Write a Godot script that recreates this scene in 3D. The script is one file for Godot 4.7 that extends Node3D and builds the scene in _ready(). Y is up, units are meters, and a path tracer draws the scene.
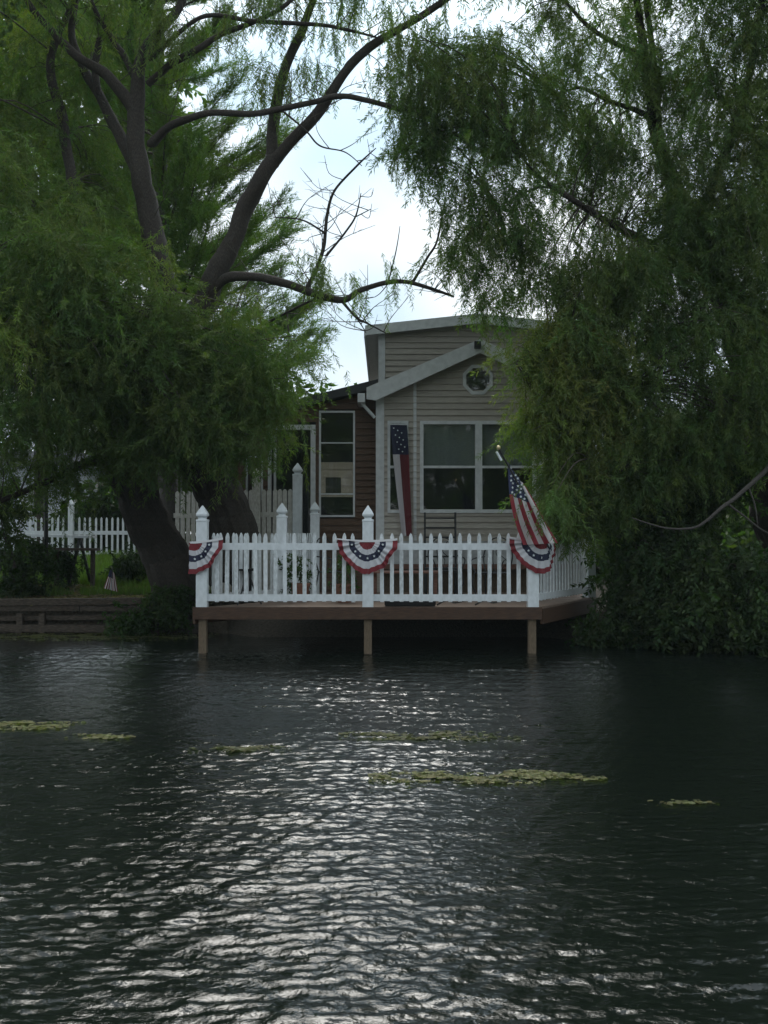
extends Node3D
# Canal-side cottage with a bunting-hung picket fence, willows and rippled water.
const F := 1015.0          # focal length in pixels of the 768x1024 picture
const EYE := Vector3(0, 1.68, 0)
const SUN_FROM := Vector3(-1.5, 28, -26)
const PITCH := 0.02266     # radians up
var rng := RandomNumberGenerator.new()
var unit_box: BoxMesh
var M := {}
var waves := []
var gust: FastNoiseLite
var bumps: FastNoiseLite

# ---------------------------------------------------------------- helpers
func P(px: float, py: float, d: float) -> Vector3:
	var v := Basis(Vector3.RIGHT, PITCH) * Vector3((px - 384.0) / F, (512.0 - py) / F, -1.0)
	return EYE + v * (d / -v.z)
func PX(px: float, d: float) -> float: return P(px, 535, d).x
func PY(py: float, d: float) -> float: return P(384, py, d).y
func rf(a: float, b: float) -> float: return rng.randf_range(a, b)
func lin(r: float, g: float, b: float) -> Color: return Color(r, g, b).linear_to_srgb()

func numbered(called: String) -> String:
	if not has_node(NodePath(called)): return called
	var k := 1
	while has_node(NodePath("%s_%03d" % [called, k])): k += 1
	return "%s_%03d" % [called, k]

func tag(o: Node, label: String, category: String, group := "", kind := "") -> void:
	if label: o.set_meta("label", label)
	if category: o.set_meta("category", category)
	if group: o.set_meta("group", group)
	if kind: o.set_meta("kind", kind)

func thing(called: String, label: String, category: String, at := Vector3.ZERO, turn := 0.0, group := "") -> Node3D:
	var o := Node3D.new()
	o.name = numbered(called)
	add_child(o)
	o.position = at
	o.rotation.y = turn
	tag(o, label, category, group)
	return o

func part(called: String, mesh: Mesh, mat: Material, parent: Node, at := Vector3.ZERO) -> MeshInstance3D:
	var o := MeshInstance3D.new()
	o.name = called if parent != self else numbered(called)
	o.mesh = mesh
	o.material_override = mat
	o.position = at
	parent.add_child(o, true)
	return o

# a box part given by its centre and size, all sharing one mesh
func bx(called: String, parent: Node, c: Vector3, s: Vector3, mat: Material, b := Basis.IDENTITY) -> MeshInstance3D:
	var o := part(called, unit_box, mat, parent)
	o.transform = Transform3D(b.scaled_local(s), c)
	return o

# box from corner to corner
func bb(called: String, parent: Node, a: Vector3, b: Vector3, mat: Material) -> MeshInstance3D:
	return bx(called, parent, (a + b) * 0.5, (b - a).abs(), mat)

# square bar between two points
func bar(called: String, parent: Node, a: Vector3, b: Vector3, w: float, t: float, mat: Material) -> MeshInstance3D:
	var z := (b - a).normalized()
	var up := Vector3.UP if absf(z.y) < 0.95 else Vector3.RIGHT
	var x := up.cross(z).normalized()
	var y := z.cross(x)
	return bx(called, parent, (a + b) * 0.5, Vector3(w, t, a.distance_to(b)), mat, Basis(x, y, z))

func smooth_line(c: Array, sub := 6) -> Array:
	# c: array of [Vector3, radius]; Catmull-Rom
	var out := []
	for i in c.size() - 1:
		var p0: Vector3 = c[maxi(i - 1, 0)][0]
		var p1: Vector3 = c[i][0]
		var p2: Vector3 = c[i + 1][0]
		var p3: Vector3 = c[mini(i + 2, c.size() - 1)][0]
		for s in sub:
			var t := float(s) / sub
			out.append([p1.cubic_interpolate(p2, p0, p3, t), lerpf(c[i][1], c[i + 1][1], t)])
	out.append(c[-1])
	return out

class Geo:
	var v := PackedVector3Array()
	var n := PackedVector3Array()
	var c := PackedColorArray()
	var i := PackedInt32Array()
	var colored := false
	func tri(a: Vector3, b: Vector3, d: Vector3, col := Color.WHITE) -> void:
		var k := v.size()
		var m := (d - a).cross(b - a).normalized()
		v.append(a); v.append(b); v.append(d)
		n.append(m); n.append(m); n.append(m)
		if colored: c.append(col); c.append(col); c.append(col)
		i.append(k); i.append(k + 1); i.append(k + 2)
	func quad(a: Vector3, b: Vector3, d: Vector3, e: Vector3, col := Color.WHITE) -> void:
		tri(a, b, d, col)
		tri(a, d, e, col)
	func mesh() -> ArrayMesh:
		var arr := []
		arr.resize(Mesh.ARRAY_MAX)
		arr[Mesh.ARRAY_VERTEX] = v
		arr[Mesh.ARRAY_NORMAL] = n
		if colored: arr[Mesh.ARRAY_COLOR] = c
		arr[Mesh.ARRAY_INDEX] = i
		var am := ArrayMesh.new()
		am.add_surface_from_arrays(Mesh.PRIMITIVE_TRIANGLES, arr)
		return am

# tapering tube through [point, radius] pairs, with optional bark ridges
func tube(g: Geo, line: Array, sides: int, ridge := 0.0) -> void:
	if line.size() < 2: return
	var base := g.v.size()
	var t0: Vector3 = (line[1][0] - line[0][0]).normalized()
	var side := t0.cross(Vector3(0.31, 0.2, 0.93)).normalized()
	var along := 0.0
	for k in line.size():
		var p: Vector3 = line[k][0]
		var a: Vector3 = line[maxi(k - 1, 0)][0]
		var b: Vector3 = line[mini(k + 1, line.size() - 1)][0]
		var t := (b - a).normalized()
		side = (side - t * side.dot(t)).normalized()
		var up := t.cross(side)
		if k > 0: along += p.distance_to(line[k - 1][0])
		for s in sides:
			var an := TAU * s / sides
			var dir := side * cos(an) + up * sin(an)
			var r: float = line[k][1]
			if ridge > 0.0:
				r *= 1.0 + ridge * bumps.get_noise_3d(cos(an) * (330.0 if sides > 30 else 110.0) + p.x * 9.0, sin(an) * (330.0 if sides > 30 else 110.0), along * 60.0) + ridge * 0.8 * bumps.get_noise_3d(p.x * 30.0, p.y * 30.0 + cos(an) * 20.0, p.z * 30.0 + sin(an) * 20.0)
			g.v.append(p + dir * r)
			g.n.append(dir)
			if g.colored: g.c.append(Color.WHITE)
	if ridge > 0.0:
		for k in line.size():
			for s in sides:
				var ar := g.v[base + k * sides + (s + 1) % sides] - g.v[base + k * sides + (s + sides - 1) % sides]
				var al := g.v[base + mini(k + 1, line.size() - 1) * sides + s] - g.v[base + maxi(k - 1, 0) * sides + s]
				var q := ar.cross(al).normalized()
				var id := base + k * sides + s
				g.n[id] = q if q.dot(g.n[id]) > 0 else -q
	for k in line.size() - 1:
		for s in sides:
			var a := base + k * sides + s
			var b := base + k * sides + (s + 1) % sides
			for q in [a, b + sides, b, a, a + sides, b + sides]: g.i.append(q)
	var e := base + (line.size() - 1) * sides
	for s in range(1, sides - 1):
		for q in [e, e + s + 1, e + s]: g.i.append(q)
		for q in [base, base + s, base + s + 1]: g.i.append(q)

func tube_part(called: String, parent: Node, pts: Array, r: float, mat: Material, sides := 8, sub := 5) -> MeshInstance3D:
	var c := []
	for p in pts: c.append([p, r])
	var g := Geo.new()
	tube(g, smooth_line(c, sub), sides)
	return part(called, g.mesh(), mat, parent)

# a closed prism: polygon in the x-y plane from z0 to z1
func prism(poly: PackedVector2Array, z0: float, z1: float) -> ArrayMesh:
	var g := Geo.new()
	var idx := Geometry2D.triangulate_polygon(poly)
	for k in range(0, idx.size(), 3):
		var a := poly[idx[k]]; var b := poly[idx[k + 1]]; var d := poly[idx[k + 2]]
		if (b - a).cross(d - a) > 0:
			var s := b; b = d; d = s
		g.tri(Vector3(a.x, a.y, z1), Vector3(b.x, b.y, z1), Vector3(d.x, d.y, z1))
		g.tri(Vector3(a.x, a.y, z0), Vector3(d.x, d.y, z0), Vector3(b.x, b.y, z0))
	for k in poly.size():
		var a := poly[k]; var b := poly[(k + 1) % poly.size()]
		g.quad(Vector3(a.x, a.y, z0), Vector3(b.x, b.y, z0), Vector3(b.x, b.y, z1), Vector3(a.x, a.y, z1))
	return g.mesh()

# lathe of [radius, height] pairs with few sides (4 = square post)
func lathe(prof: Array, sides: int, turn := 0.0) -> ArrayMesh:
	var g := Geo.new()
	for k in prof.size() - 1:
		for s in sides:
			var a := TAU * s / sides + turn
			var b := TAU * (s + 1) / sides + turn
			var r0: float = prof[k][0]; var y0: float = prof[k][1]
			var r1: float = prof[k + 1][0]; var y1: float = prof[k + 1][1]
			g.quad(Vector3(cos(b) * r0, y0, sin(b) * r0), Vector3(cos(a) * r0, y0, sin(a) * r0), Vector3(cos(a) * r1, y1, sin(a) * r1), Vector3(cos(b) * r1, y1, sin(b) * r1))
	return g.mesh()

# ---------------------------------------------------------------- textures, materials
func noise_img(sd: int, freq: float, octaves: int, size := 256) -> Image:
	var n := FastNoiseLite.new()
	n.seed = sd
	n.frequency = freq
	n.fractal_octaves = octaves
	return n.get_seamless_image(size, size)

func tint_tex(sd: int, freq: float, octaves: int, a: Color, b: Color, size := 256) -> ImageTexture:
	var im := noise_img(sd, freq, octaves, size)
	var out := Image.create(size, size, true, Image.FORMAT_RGB8)
	for y in size:
		for x in size:
			var t := im.get_pixel(x, y).r
			t = clampf((t - 0.5) * 1.5 + 0.5, 0, 1)
			out.set_pixel(x, y, a.lerp(b, t))
	out.generate_mipmaps()
	return ImageTexture.create_from_image(out)

func normal_tex(sd: int, freq: float, octaves: int, scale: float, size := 256) -> ImageTexture:
	var im := noise_img(sd, freq, octaves, size)
	im.convert(Image.FORMAT_RGBA8)
	im.bump_map_to_normal_map(scale)
	return ImageTexture.create_from_image(im)

func mat(a: Color, b: Color, rough: float, sc: Vector3, sd: int, freq := 0.03, oct := 4, nrm := 0.0) -> StandardMaterial3D:
	var m := StandardMaterial3D.new()
	m.albedo_texture = tint_tex(sd, freq, oct, a, b)
	m.roughness = rough
	m.uv1_triplanar = true
	m.uv1_world_triplanar = true
	m.uv1_scale = sc
	if nrm > 0.0:
		m.normal_enabled = true
		m.normal_texture = normal_tex(sd + 50, freq * 1.5, oct, 6.0)
		m.normal_scale = nrm
	return m

func plain(c: Color, rough := 0.6, metal := 0.0) -> StandardMaterial3D:
	var m := StandardMaterial3D.new()
	m.albedo_color = c
	m.roughness = rough
	m.metallic = metal
	return m

func leaf_mat(back: Color) -> StandardMaterial3D:
	var m := StandardMaterial3D.new()
	m.vertex_color_use_as_albedo = true
	m.roughness = 0.5
	m.metallic_specular = 0.35
	m.cull_mode = BaseMaterial3D.CULL_DISABLED
	m.backlight_enabled = true
	m.backlight = back
	return m

func make_materials() -> void:
	M.white = mat(lin(.56, .61, .63), lin(.66, .71, .74), .45, Vector3(1.1, .7, 1.1), 3, .04, 4)
	M.white2 = mat(lin(.43, .47, .48), lin(.65, .70, .72), .5, Vector3(2.3, .9, 2.3), 33, .05, 5)
	M.white3 = mat(lin(.52, .56, .57), lin(.72, .77, .79), .4, Vector3(1.9, .6, 1.9), 34, .05, 5)
	M.oldwhite = mat(lin(.40, .39, .34), lin(.60, .60, .55), .6, Vector3(1.7, .8, 1.7), 4, .05, 5)
	M.trim = mat(lin(.52, .55, .56), lin(.63, .66, .67), .5, Vector3(.8, .8, .8), 5, .03, 4)
	M.siding = mat(lin(.35, .325, .28), lin(.43, .40, .35), .6, Vector3(.5, 2.5, .5), 6, .03, 4)
	M.siding2 = mat(lin(.33, .305, .265), lin(.41, .38, .33), .6, Vector3(.4, 3.1, .4), 7, .03, 4)
	M.skirt = mat(lin(.34, .36, .37), lin(.45, .47, .48), .6, Vector3(1, 1, 1), 8)
	M.brown = mat(lin(.075, .042, .024), lin(.125, .074, .045), .75, Vector3(.6, 4, .6), 9, .04, 4)
	M.redwood = mat(lin(.12, .055, .038), lin(.17, .085, .06), .7, Vector3(.6, 5, .6), 10)
	M.deck = mat(lin(.10, .066, .046), lin(.19, .135, .10), .75, Vector3(.5, 3, 5), 11, .05, 5)
	M.rim = mat(lin(.034, .016, .008), lin(.072, .036, .018), .7, Vector3(.45, 4, 4), 12, .05, 5)
	M.pile = mat(lin(.09, .065, .04), lin(.16, .12, .078), .8, Vector3(4, .8, 4), 13, .05, 5)
	M.timber = mat(lin(.03, .023, .017), lin(.12, .094, .072), .85, Vector3(.5, 5, 5), 14, .06, 5, .6)
	M.shingle = mat(lin(.03, .032, .034), lin(.055, .057, .06), .9, Vector3(3, 3, 3), 15, .1, 3)
	M.bark = mat(lin(.018, .015, .012), lin(.065, .054, .044), .9, Vector3(5, 1.3, 5), 16, .05, 5, .9)
	M.palebark = mat(lin(.035, .032, .028), lin(.08, .073, .066), .9, Vector3(5, 1.5, 5), 17, .05, 5, .7)
	M.twig = plain(lin(.05, .042, .030), .85)
	M.soil = mat(lin(.028, .023, .016), lin(.075, .062, .045), .95, Vector3(.9, .9, .9), 18, .06, 5, .8)
	M.iron = plain(lin(.012, .013, .014), .5)
	M.dark = plain(lin(.015, .016, .018), .8)
	M.inside = plain(lin(.03, .03, .032), .9)
	M.blind = mat(lin(.13, .165, .16), lin(.17, .205, .20), .8, Vector3(1, 8, 1), 19)
	M.cream = mat(lin(.56, .50, .39), lin(.66, .60, .48), .7, Vector3(.7, 1, .7), 20)
	M.paleblue = mat(lin(.46, .50, .55), lin(.56, .60, .65), .6, Vector3(.5, 1, .5), 21)
	M.grey = plain(lin(.2, .21, .21), .6)
	M.terracotta = mat(lin(.16, .07, .045), lin(.24, .11, .07), .8, Vector3(4, 4, 4), 22)
	M.brass = plain(lin(.62, .52, .30), .3, .6)
	var gl := StandardMaterial3D.new()
	gl.transparency = BaseMaterial3D.TRANSPARENCY_ALPHA
	gl.albedo_color = Color(.2, .24, .24, .08)
	gl.roughness = .03
	M.glass = gl
	M.leaf = leaf_mat(Color(.85, 1.0, .45))
	var cl := StandardMaterial3D.new()
	cl.vertex_color_use_as_albedo = true
	cl.roughness = .75
	cl.cull_mode = BaseMaterial3D.CULL_DISABLED
	cl.backlight_enabled = true
	cl.backlight = Color(.25, .25, .25)
	M.cloth = cl
	var w := StandardMaterial3D.new()
	w.albedo_color = lin(.006, .009, .007)
	w.roughness = .03
	w.metallic_specular = .42
	w.uv1_triplanar = true
	w.uv1_world_triplanar = true
	w.uv1_scale = Vector3(1.9, 1.9, 2.9)
	w.normal_enabled = true
	w.normal_texture = normal_tex(91, .022, 4, 9.0, 512)
	w.normal_scale = .34
	M.water = w

# ---------------------------------------------------------------- foliage
# one leafy twig hanging from the origin down -y: many narrow leaves on a thin stem
func twig_mesh(sd: int, length: float, n: int, ll: float, lw: float, spread: float) -> ArrayMesh:
	var r := RandomNumberGenerator.new()
	r.seed = sd
	var g := Geo.new()
	g.colored = true
	var bend := Vector3(r.randf_range(-.25, .25), 0, r.randf_range(-.25, .25)) * length
	var prev := Vector3.ZERO
	for s in 3:
		var t := (s + 1) / 3.0
		var p := Vector3(0, -length * t, 0) + bend * t * t
		var wd := Vector3(.0035, 0, .001) * (1.2 - t)
		g.quad(prev - wd, prev + wd, p + wd * .6, p - wd * .6, Color(.55, .5, .5))
		prev = p
	for k in n:
		var t := (k + r.randf()) / n
		var at := Vector3(0, -length * t, 0) + bend * t * t
		var an := r.randf() * TAU
		var outw := Vector3(cos(an), 0, sin(an))
		var d := (outw * spread * r.randf_range(.6, 1.3) + Vector3(0, -1, 0) * r.randf_range(.5, 1.1) + bend * .8).normalized()
		var w := d.cross(Vector3(r.randf_range(-1, 1), r.randf_range(-1, 1), r.randf_range(-1, 1))).normalized()
		var l := ll * r.randf_range(.65, 1.25)
		var hw := lw * .5 * r.randf_range(.75, 1.2)
		var mid := at + d * l * .42
		var tip := at + d * l + Vector3(0, -l * .12, 0)
		var br := r.randf_range(.78, 1.2)
		var col := Color(br * r.randf_range(.9, 1.12), br, br * r.randf_range(.8, 1.05))
		g.quad(at, mid + w * hw, tip, mid - w * hw, col)
	return g.mesh()

# spot list -> MultiMesh parts
func leaves(parent: Node, meshes: Array, spots: Array, called := "leaf_mass") -> void:
	for m in meshes.size():
		var mine := []
		for k in range(m, spots.size(), meshes.size()): mine.append(spots[k])
		if mine.is_empty(): continue
		var mm := MultiMesh.new()
		mm.transform_format = MultiMesh.TRANSFORM_3D
		mm.use_colors = true
		mm.mesh = meshes[m]
		mm.instance_count = mine.size()
		for k in mine.size():
			mm.set_instance_transform(k, mine[k][0])
			mm.set_instance_color(k, mine[k][1])
		var o := MultiMeshInstance3D.new()
		o.name = called
		o.multimesh = mm
		o.material_override = M.leaf
		o.set_meta("kind", "stuff")
		parent.add_child(o, true)

func hang(tilt: float, sc: float) -> Basis:
	var an := rng.randf() * TAU
	var b := Basis(Vector3(cos(an), 0, sin(an)), rf(-1, 1) * tilt) * Basis(Vector3.UP, rng.randf() * TAU)
	return b.scaled(Vector3.ONE * sc)

func leaf_col(c: Color, vary := .25) -> Color:
	var k := 1.0 + rf(-vary, vary)
	return Color(c.r * k * rf(.88, 1.15), c.g * k, c.b * k * rf(.85, 1.1))

# a mass of clumps inside an ellipsoid; each clump a bundle of twigs, hung from a thin branch that leads to the nearest limb
func mass(spots: Array, thin: Geo, skel: Array, c: Vector3, r: Vector3, clumps: int, cr: float, per: int, col: Color, tilt := .5, sc := 1.0, link := true) -> void:
	for k in clumps:
		var q := Vector3.ZERO
		while true:
			q = Vector3(rf(-1, 1), rf(-1, 1), rf(-1, 1))
			if q.length() <= 1.0 and rng.randf() < .35 + q.length() * .75: break
		var at := c + q * r
		var rr := cr * rf(.6, 1.35)
		var cc := leaf_col(col, .18)
		var n := int(per * rf(.6, 1.4))
		for j in n:
			var o := Vector3(rng.randfn(0, .5), rng.randfn(0, .42), rng.randfn(0, .5)) * rr
			spots.append([Transform3D(hang(tilt, sc * rf(.65, 1.3)), at + o), leaf_col(cc, .15)])
		if link and not skel.is_empty():
			var best: Vector3 = skel[0]
			var bd := 1e9
			for s in skel:
				var dd: float = s.distance_squared_to(at)
				if dd < bd: bd = dd; best = s
			if bd < 16.0:
				var mid := (best + at) * .5 + Vector3(rf(-.15, .15), rf(.05, .4), rf(-.15, .15)) * sqrt(bd) * .6
				var rr0 := .008 + .006 * sqrt(bd)
				tube(thin, smooth_line([[best, rr0], [mid, rr0 * .65], [at, .004]], 4), 4)

func limb(parent: Node, skel: Array, pts: Array, sides := 9, called := "limb", m: Material = null, ridge := .16) -> void:
	# pts: [px, py, depth, width in pixels]
	var c := []
	for p in pts: c.append([P(p[0], p[1], p[2]), p[3] * .41 * p[2] / F])
	var trunk := called == "trunk" and sides > 13
	var line := smooth_line(c, 30 if trunk else 10)
	if trunk: sides = 64
	for k in line.size():
		if k > 0 and k < line.size() - 1:
			line[k][0] += Vector3(bumps.get_noise_3d(line[k][0].x * 40, line[k][0].y * 40, 3), bumps.get_noise_3d(line[k][0].x * 40, line[k][0].y * 40, 90), bumps.get_noise_3d(line[k][0].y * 40, line[k][0].z * 40, 7)) * line[k][1] * .5
		if k % 4 == 0: skel.append(line[k][0])
	var g := Geo.new()
	tube(g, line, sides, ridge)
	part(called, g.mesh(), m if m else M.bark, parent)

# ellipse given in pixels at a depth
func pmass(spots: Array, thin: Geo, skel: Array, px: float, py: float, rx: float, ry: float, d: float, rz: float, clumps: int, cr: float, per: int, col: Color, tilt := .5, sc := 1.0) -> void:
	var s := d / F
	mass(spots, thin, skel, P(px, py, d), Vector3(rx * s, ry * s, rz), clumps, cr, per, col, tilt, sc)

func finish_tree(t: Node, thin: Geo, spots: Array, meshes: Array) -> void:
	if thin.v.size() > 0:
		var b := part("thin_branches", thin.mesh(), M.twig, t)
		b.set_meta("kind", "stuff")
	leaves(t, meshes, spots)

# ---------------------------------------------------------------- terrain and water
func shore(x: float) -> float:
	# distance from the camera plane at which land starts
	if x < -2.9: return 17.55
	if x < -2.2: return lerpf(17.55, 16.6, (x + 2.9) / .7)
	if x < 2.6: return 16.6
	if x < 3.6: return lerpf(16.6, 15.2, x - 2.6)
	return 15.2 + .25 * sin(x * 1.7)

func land(x: float, z: float) -> float:
	var d := -z - shore(x)
	if z > 5.0: d = -5.0
	if d < 0: return maxf(-.9, -.06 + d * .6)
	var h: float
	if x < -2.7: h = minf(.5, -.06 + d * 4.5) + clampf((d - .2) / 9.0, 0, 1) * .6
	elif x < 3.2: h = minf(.38, -.06 + d * .35) + clampf((d - 2.0) / 9.0, 0, 1) * .55
	else: h = minf(.45, -.06 + d * .45) + clampf((d - 1.0) / 10.0, 0, 1) * .6
	return h + .04 * bumps.get_noise_2d(x * 12, z * 12) * minf(1.0, d * 2)

func span(a: float, b: float, step: float) -> Array:
	var out := []
	var n := int(ceil((b - a) / step))
	for k in n: out.append(a + (b - a) * k / n)
	return out

func sheet(xs: Array, zs: Array, fn: Callable) -> ArrayMesh:
	var nx := xs.size()
	var nz := zs.size()
	var v := PackedVector3Array()
	v.resize(nx * nz)
	for j in nz:
		for i in nx:
			v[j * nx + i] = Vector3(xs[i], fn.call(xs[i], zs[j]), zs[j])
	var n := PackedVector3Array()
	n.resize(nx * nz)
	for j in nz:
		for i in nx:
			var a := v[j * nx + mini(i + 1, nx - 1)] - v[j * nx + maxi(i - 1, 0)]
			var b := v[mini(j + 1, nz - 1) * nx + i] - v[maxi(j - 1, 0) * nx + i]
			var q := b.cross(a).normalized()
			n[j * nx + i] = q if q.y > 0 else -q
	var idx := PackedInt32Array()
	idx.resize((nx - 1) * (nz - 1) * 6)
	var k := 0
	for j in nz - 1:
		for i in nx - 1:
			var a := j * nx + i
			idx[k] = a; idx[k + 1] = a + 1; idx[k + 2] = a + nx + 1
			idx[k + 3] = a; idx[k + 4] = a + nx + 1; idx[k + 5] = a + nx
			k += 6
	var arr := []
	arr.resize(Mesh.ARRAY_MAX)
	arr[Mesh.ARRAY_VERTEX] = v
	arr[Mesh.ARRAY_NORMAL] = n
	arr[Mesh.ARRAY_INDEX] = idx
	var am := ArrayMesh.new()
	am.add_surface_from_arrays(Mesh.PRIMITIVE_TRIANGLES, arr)
	return am

func make_waves() -> void:
	var r := RandomNumberGenerator.new()
	r.seed = 77
	# wind ripples, mostly travelling along the line of sight
	for k in 40:
		var wl := .055 * pow(1.068, k) * r.randf_range(.93, 1.07)
		var ang := r.randfn(0.12, .72)
		var kk := TAU / wl
		var slope := .050 if wl < .13 else (.022 if wl < .4 else .012)
		waves.append([kk * sin(ang), kk * cos(ang), slope / kk, r.randf() * TAU])

func wave(x: float, z: float) -> float:
	var h := 0.0
	for w in waves: h += w[2] * sin(w[0] * x + w[1] * z + w[3])
	var fade := clampf((16.5 + z) / 2.5, .35, 1.0) * clampf((9.0 - absf(x)) / 1.0, 0, 1) * clampf((-z - .8) / .4, 0, 1)
	return h * fade * (.9 + .75 * gust.get_noise_2d(x * .8, z * 1.2))

# ---------------------------------------------------------------- fences
func picket_mesh(w: float, h: float, t: float, point: float) -> ArrayMesh:
	return prism(PackedVector2Array([Vector2(-w / 2, 0), Vector2(w / 2, 0), Vector2(w / 2, h - point), Vector2(w * .28, h - point * .35), Vector2(0, h), Vector2(-w * .28, h - point * .35), Vector2(-w / 2, h - point)]), -t / 2, t / 2)

func fence_post(parent: Node, at: Vector3, h: float, w: float, m: Material, turn := 0.0) -> void:
	var p := Node3D.new()
	p.name = "post"
	parent.add_child(p, true)
	p.position = at
	p.rotation.y = turn
	part("shaft", lathe([[0, 0], [w * .707, 0], [w * .707, h], [0, h]], 4, PI / 4), m, p)
	var k := w / .16
	part("collar", lathe([[0, 0], [.118 * k, 0], [.122 * k, .012], [.118 * k, .03], [.085 * k, .034], [.07 * k, .05], [.085 * k, .062], [0, .062]], 4, PI / 4), m, p, Vector3(0, h + .0005, 0))
	part("finial", lathe([[0, 0], [.08 * k, 0], [.116 * k, .022], [.118 * k, .045], [.085 * k, .09], [.035 * k, .14], [.012 * k, .165], [0, .17]], 4, PI / 4), m, p, Vector3(0, h + .063, 0))

func fence_run(parent: Node, a: Vector3, b: Vector3, spacing: float, pm: Mesh, gap: float, rail_h: Array, rail_w: float, m: Material, inset := .09) -> void:
	var d := b - a
	var l := Vector2(d.x, d.z).length()
	var dir := d.normalized()
	var yaw := atan2(-d.z, d.x)
	var n := int(floor((l - 2 * inset) / spacing))
	var start := (l - (n - 1) * spacing) / 2
	for k in n:
		var o := part("picket", pm, m if m != M.white else [M.white, M.white2, M.white3][rng.randi() % 3], parent, a + dir * (start + k * spacing) + Vector3(0, gap + rf(-.004, .004), 0))
		o.rotation = Vector3(0, yaw, rf(-.012, .012))
	for h in rail_h:
		bar("rail", parent, a + dir * .05 + Vector3(0, h, 0), b - dir * .05 + Vector3(0, h, 0), .028, rail_w, m)

# ---------------------------------------------------------------- cloth
func star_mesh(r: float) -> ArrayMesh:
	var p := PackedVector2Array()
	for k in 10:
		var a := PI / 2 + TAU * k / 10
		p.append(Vector2(cos(a), sin(a)) * (r if k % 2 == 0 else r * .42))
	return prism(p, -.001, .0015)

# pleated half-round bunting. where(u, v) gives the place for u along the fence and v down
func bunting(label: String, where: Callable, w: float, h: float) -> void:
	var o := thing("bunting_fan", label, "bunting")
	var bands := [[0.0, .26, lin(.17, .016, .026)], [.26, .42, lin(.50, .51, .54)], [.42, .62, lin(.012, .016, .045)], [.62, .84, lin(.50, .51, .54)], [.84, 1.0, lin(.17, .016, .026)]]
	var ph := rf(0, TAU); var ph2 := rf(0, TAU); var lean := rf(-.03, .03)
	var pl := func(a: float, r: float) -> Vector3:
		var wob := a + .05 * sin(a * 5.0 + ph)
		var fold := .018 * r * sin(wob * 26.0 + ph) * (.7 + .5 * sin(a * 3.0 + ph2)) + .014 * r * sin(a * 7.0 + ph2)
		var edge := 1.0 + (.012 * sin(a * 26.0) + .022 * sin(a * 8.0 + .6)) * r - .05 * r * pow(sin(2.0 * a), 2.0)
		var u := cos(a) * r * w * .5 * edge + lean * sin(a) * r + .012 * r * sin(a * 9.0 + ph2)
		var v := -sin(a) * r * h * edge - .025 * (1.0 - pow(absf(cos(a)) * r, 2.0))
		return where.call(u, v, .012 + .02 * sin(a) * r + fold)
	var na := 72
	for b in bands:
		var g := Geo.new()
		g.colored = true
		var nr := 4
		for i in nr:
			var r0: float = lerpf(b[0], b[1], float(i) / nr)
			var r1: float = lerpf(b[0], b[1], float(i + 1) / nr)
			for k in na:
				var a0 := PI * k / na
				var a1 := PI * (k + 1) / na
				g.quad(pl.call(a0, r0), pl.call(a0, r1), pl.call(a1, r1), pl.call(a1, r0), b[2].srgb_to_linear())
		part("stripe", g.mesh(), M.cloth, o)
	var head := Geo.new()
	head.colored = true
	for k in 24:
		var u0 := (-.5 + k / 24.0) * w
		var u1 := (-.5 + (k + 1) / 24.0) * w
		head.quad(where.call(u0, .018 - .025 * (1 - pow(u0 * 2 / w, 2)), .018), where.call(u1, .018 - .025 * (1 - pow(u1 * 2 / w, 2)), .018), where.call(u1, -.012 - .025 * (1 - pow(u1 * 2 / w, 2)), .02), where.call(u0, -.012 - .025 * (1 - pow(u0 * 2 / w, 2)), .02), Color(.62, .62, .64))
	part("heading_tape", head.mesh(), M.cloth, o)
	var sm := star_mesh(.021)
	for k in 7:
		var a := PI * (k + .5) / 7
		var p: Vector3 = pl.call(a, .52)
		var q: Vector3 = pl.call(a + .05, .52)
		var s := part("star", sm, M.white, o, p)
		var nrm: Vector3 = where.call(0.0 + cos(a) * .26 * w, -.26 * h * sin(a), 1.0) - where.call(cos(a) * .26 * w, -.26 * h * sin(a), 0.0)
		s.position += nrm.normalized() * .012
		s.rotation.y = atan2(nrm.x, nrm.z)

# ---------------------------------------------------------------- house helpers
# bevelled lap siding on a wall that faces +z; edges(y) -> [left, right]; holes: Array of Callable(y) -> [l, r] or []
func siding(parent: Node, y0: float, y1: float, row: float, z: float, edges: Callable, holes: Array, ms: Array) -> void:
	var n := int(ceil((y1 - y0) / row))
	for k in n:
		var a := y0 + k * row
		var b := a + row
		var eb: Array = edges.call(a)
		var et: Array = edges.call(minf(b, y1))
		if eb[1] - eb[0] < .02: continue
		var cuts := []
		for h in holes:
			var c: Array = h.call((a + b) * .5)
			if c.size() == 2: cuts.append(c)
		cuts.sort_custom(func(p, q): return p[0] < q[0])
		var l: Array = [eb[0], et[0]]
		for c in cuts:
			lap(parent, l[0], c[0], l[1], c[0], a, b, z, ms[k % ms.size()])
			l = [c[1], c[1]]
		lap(parent, l[0], eb[1], l[1], et[1], a, b, z, ms[k % ms.size()])

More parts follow.
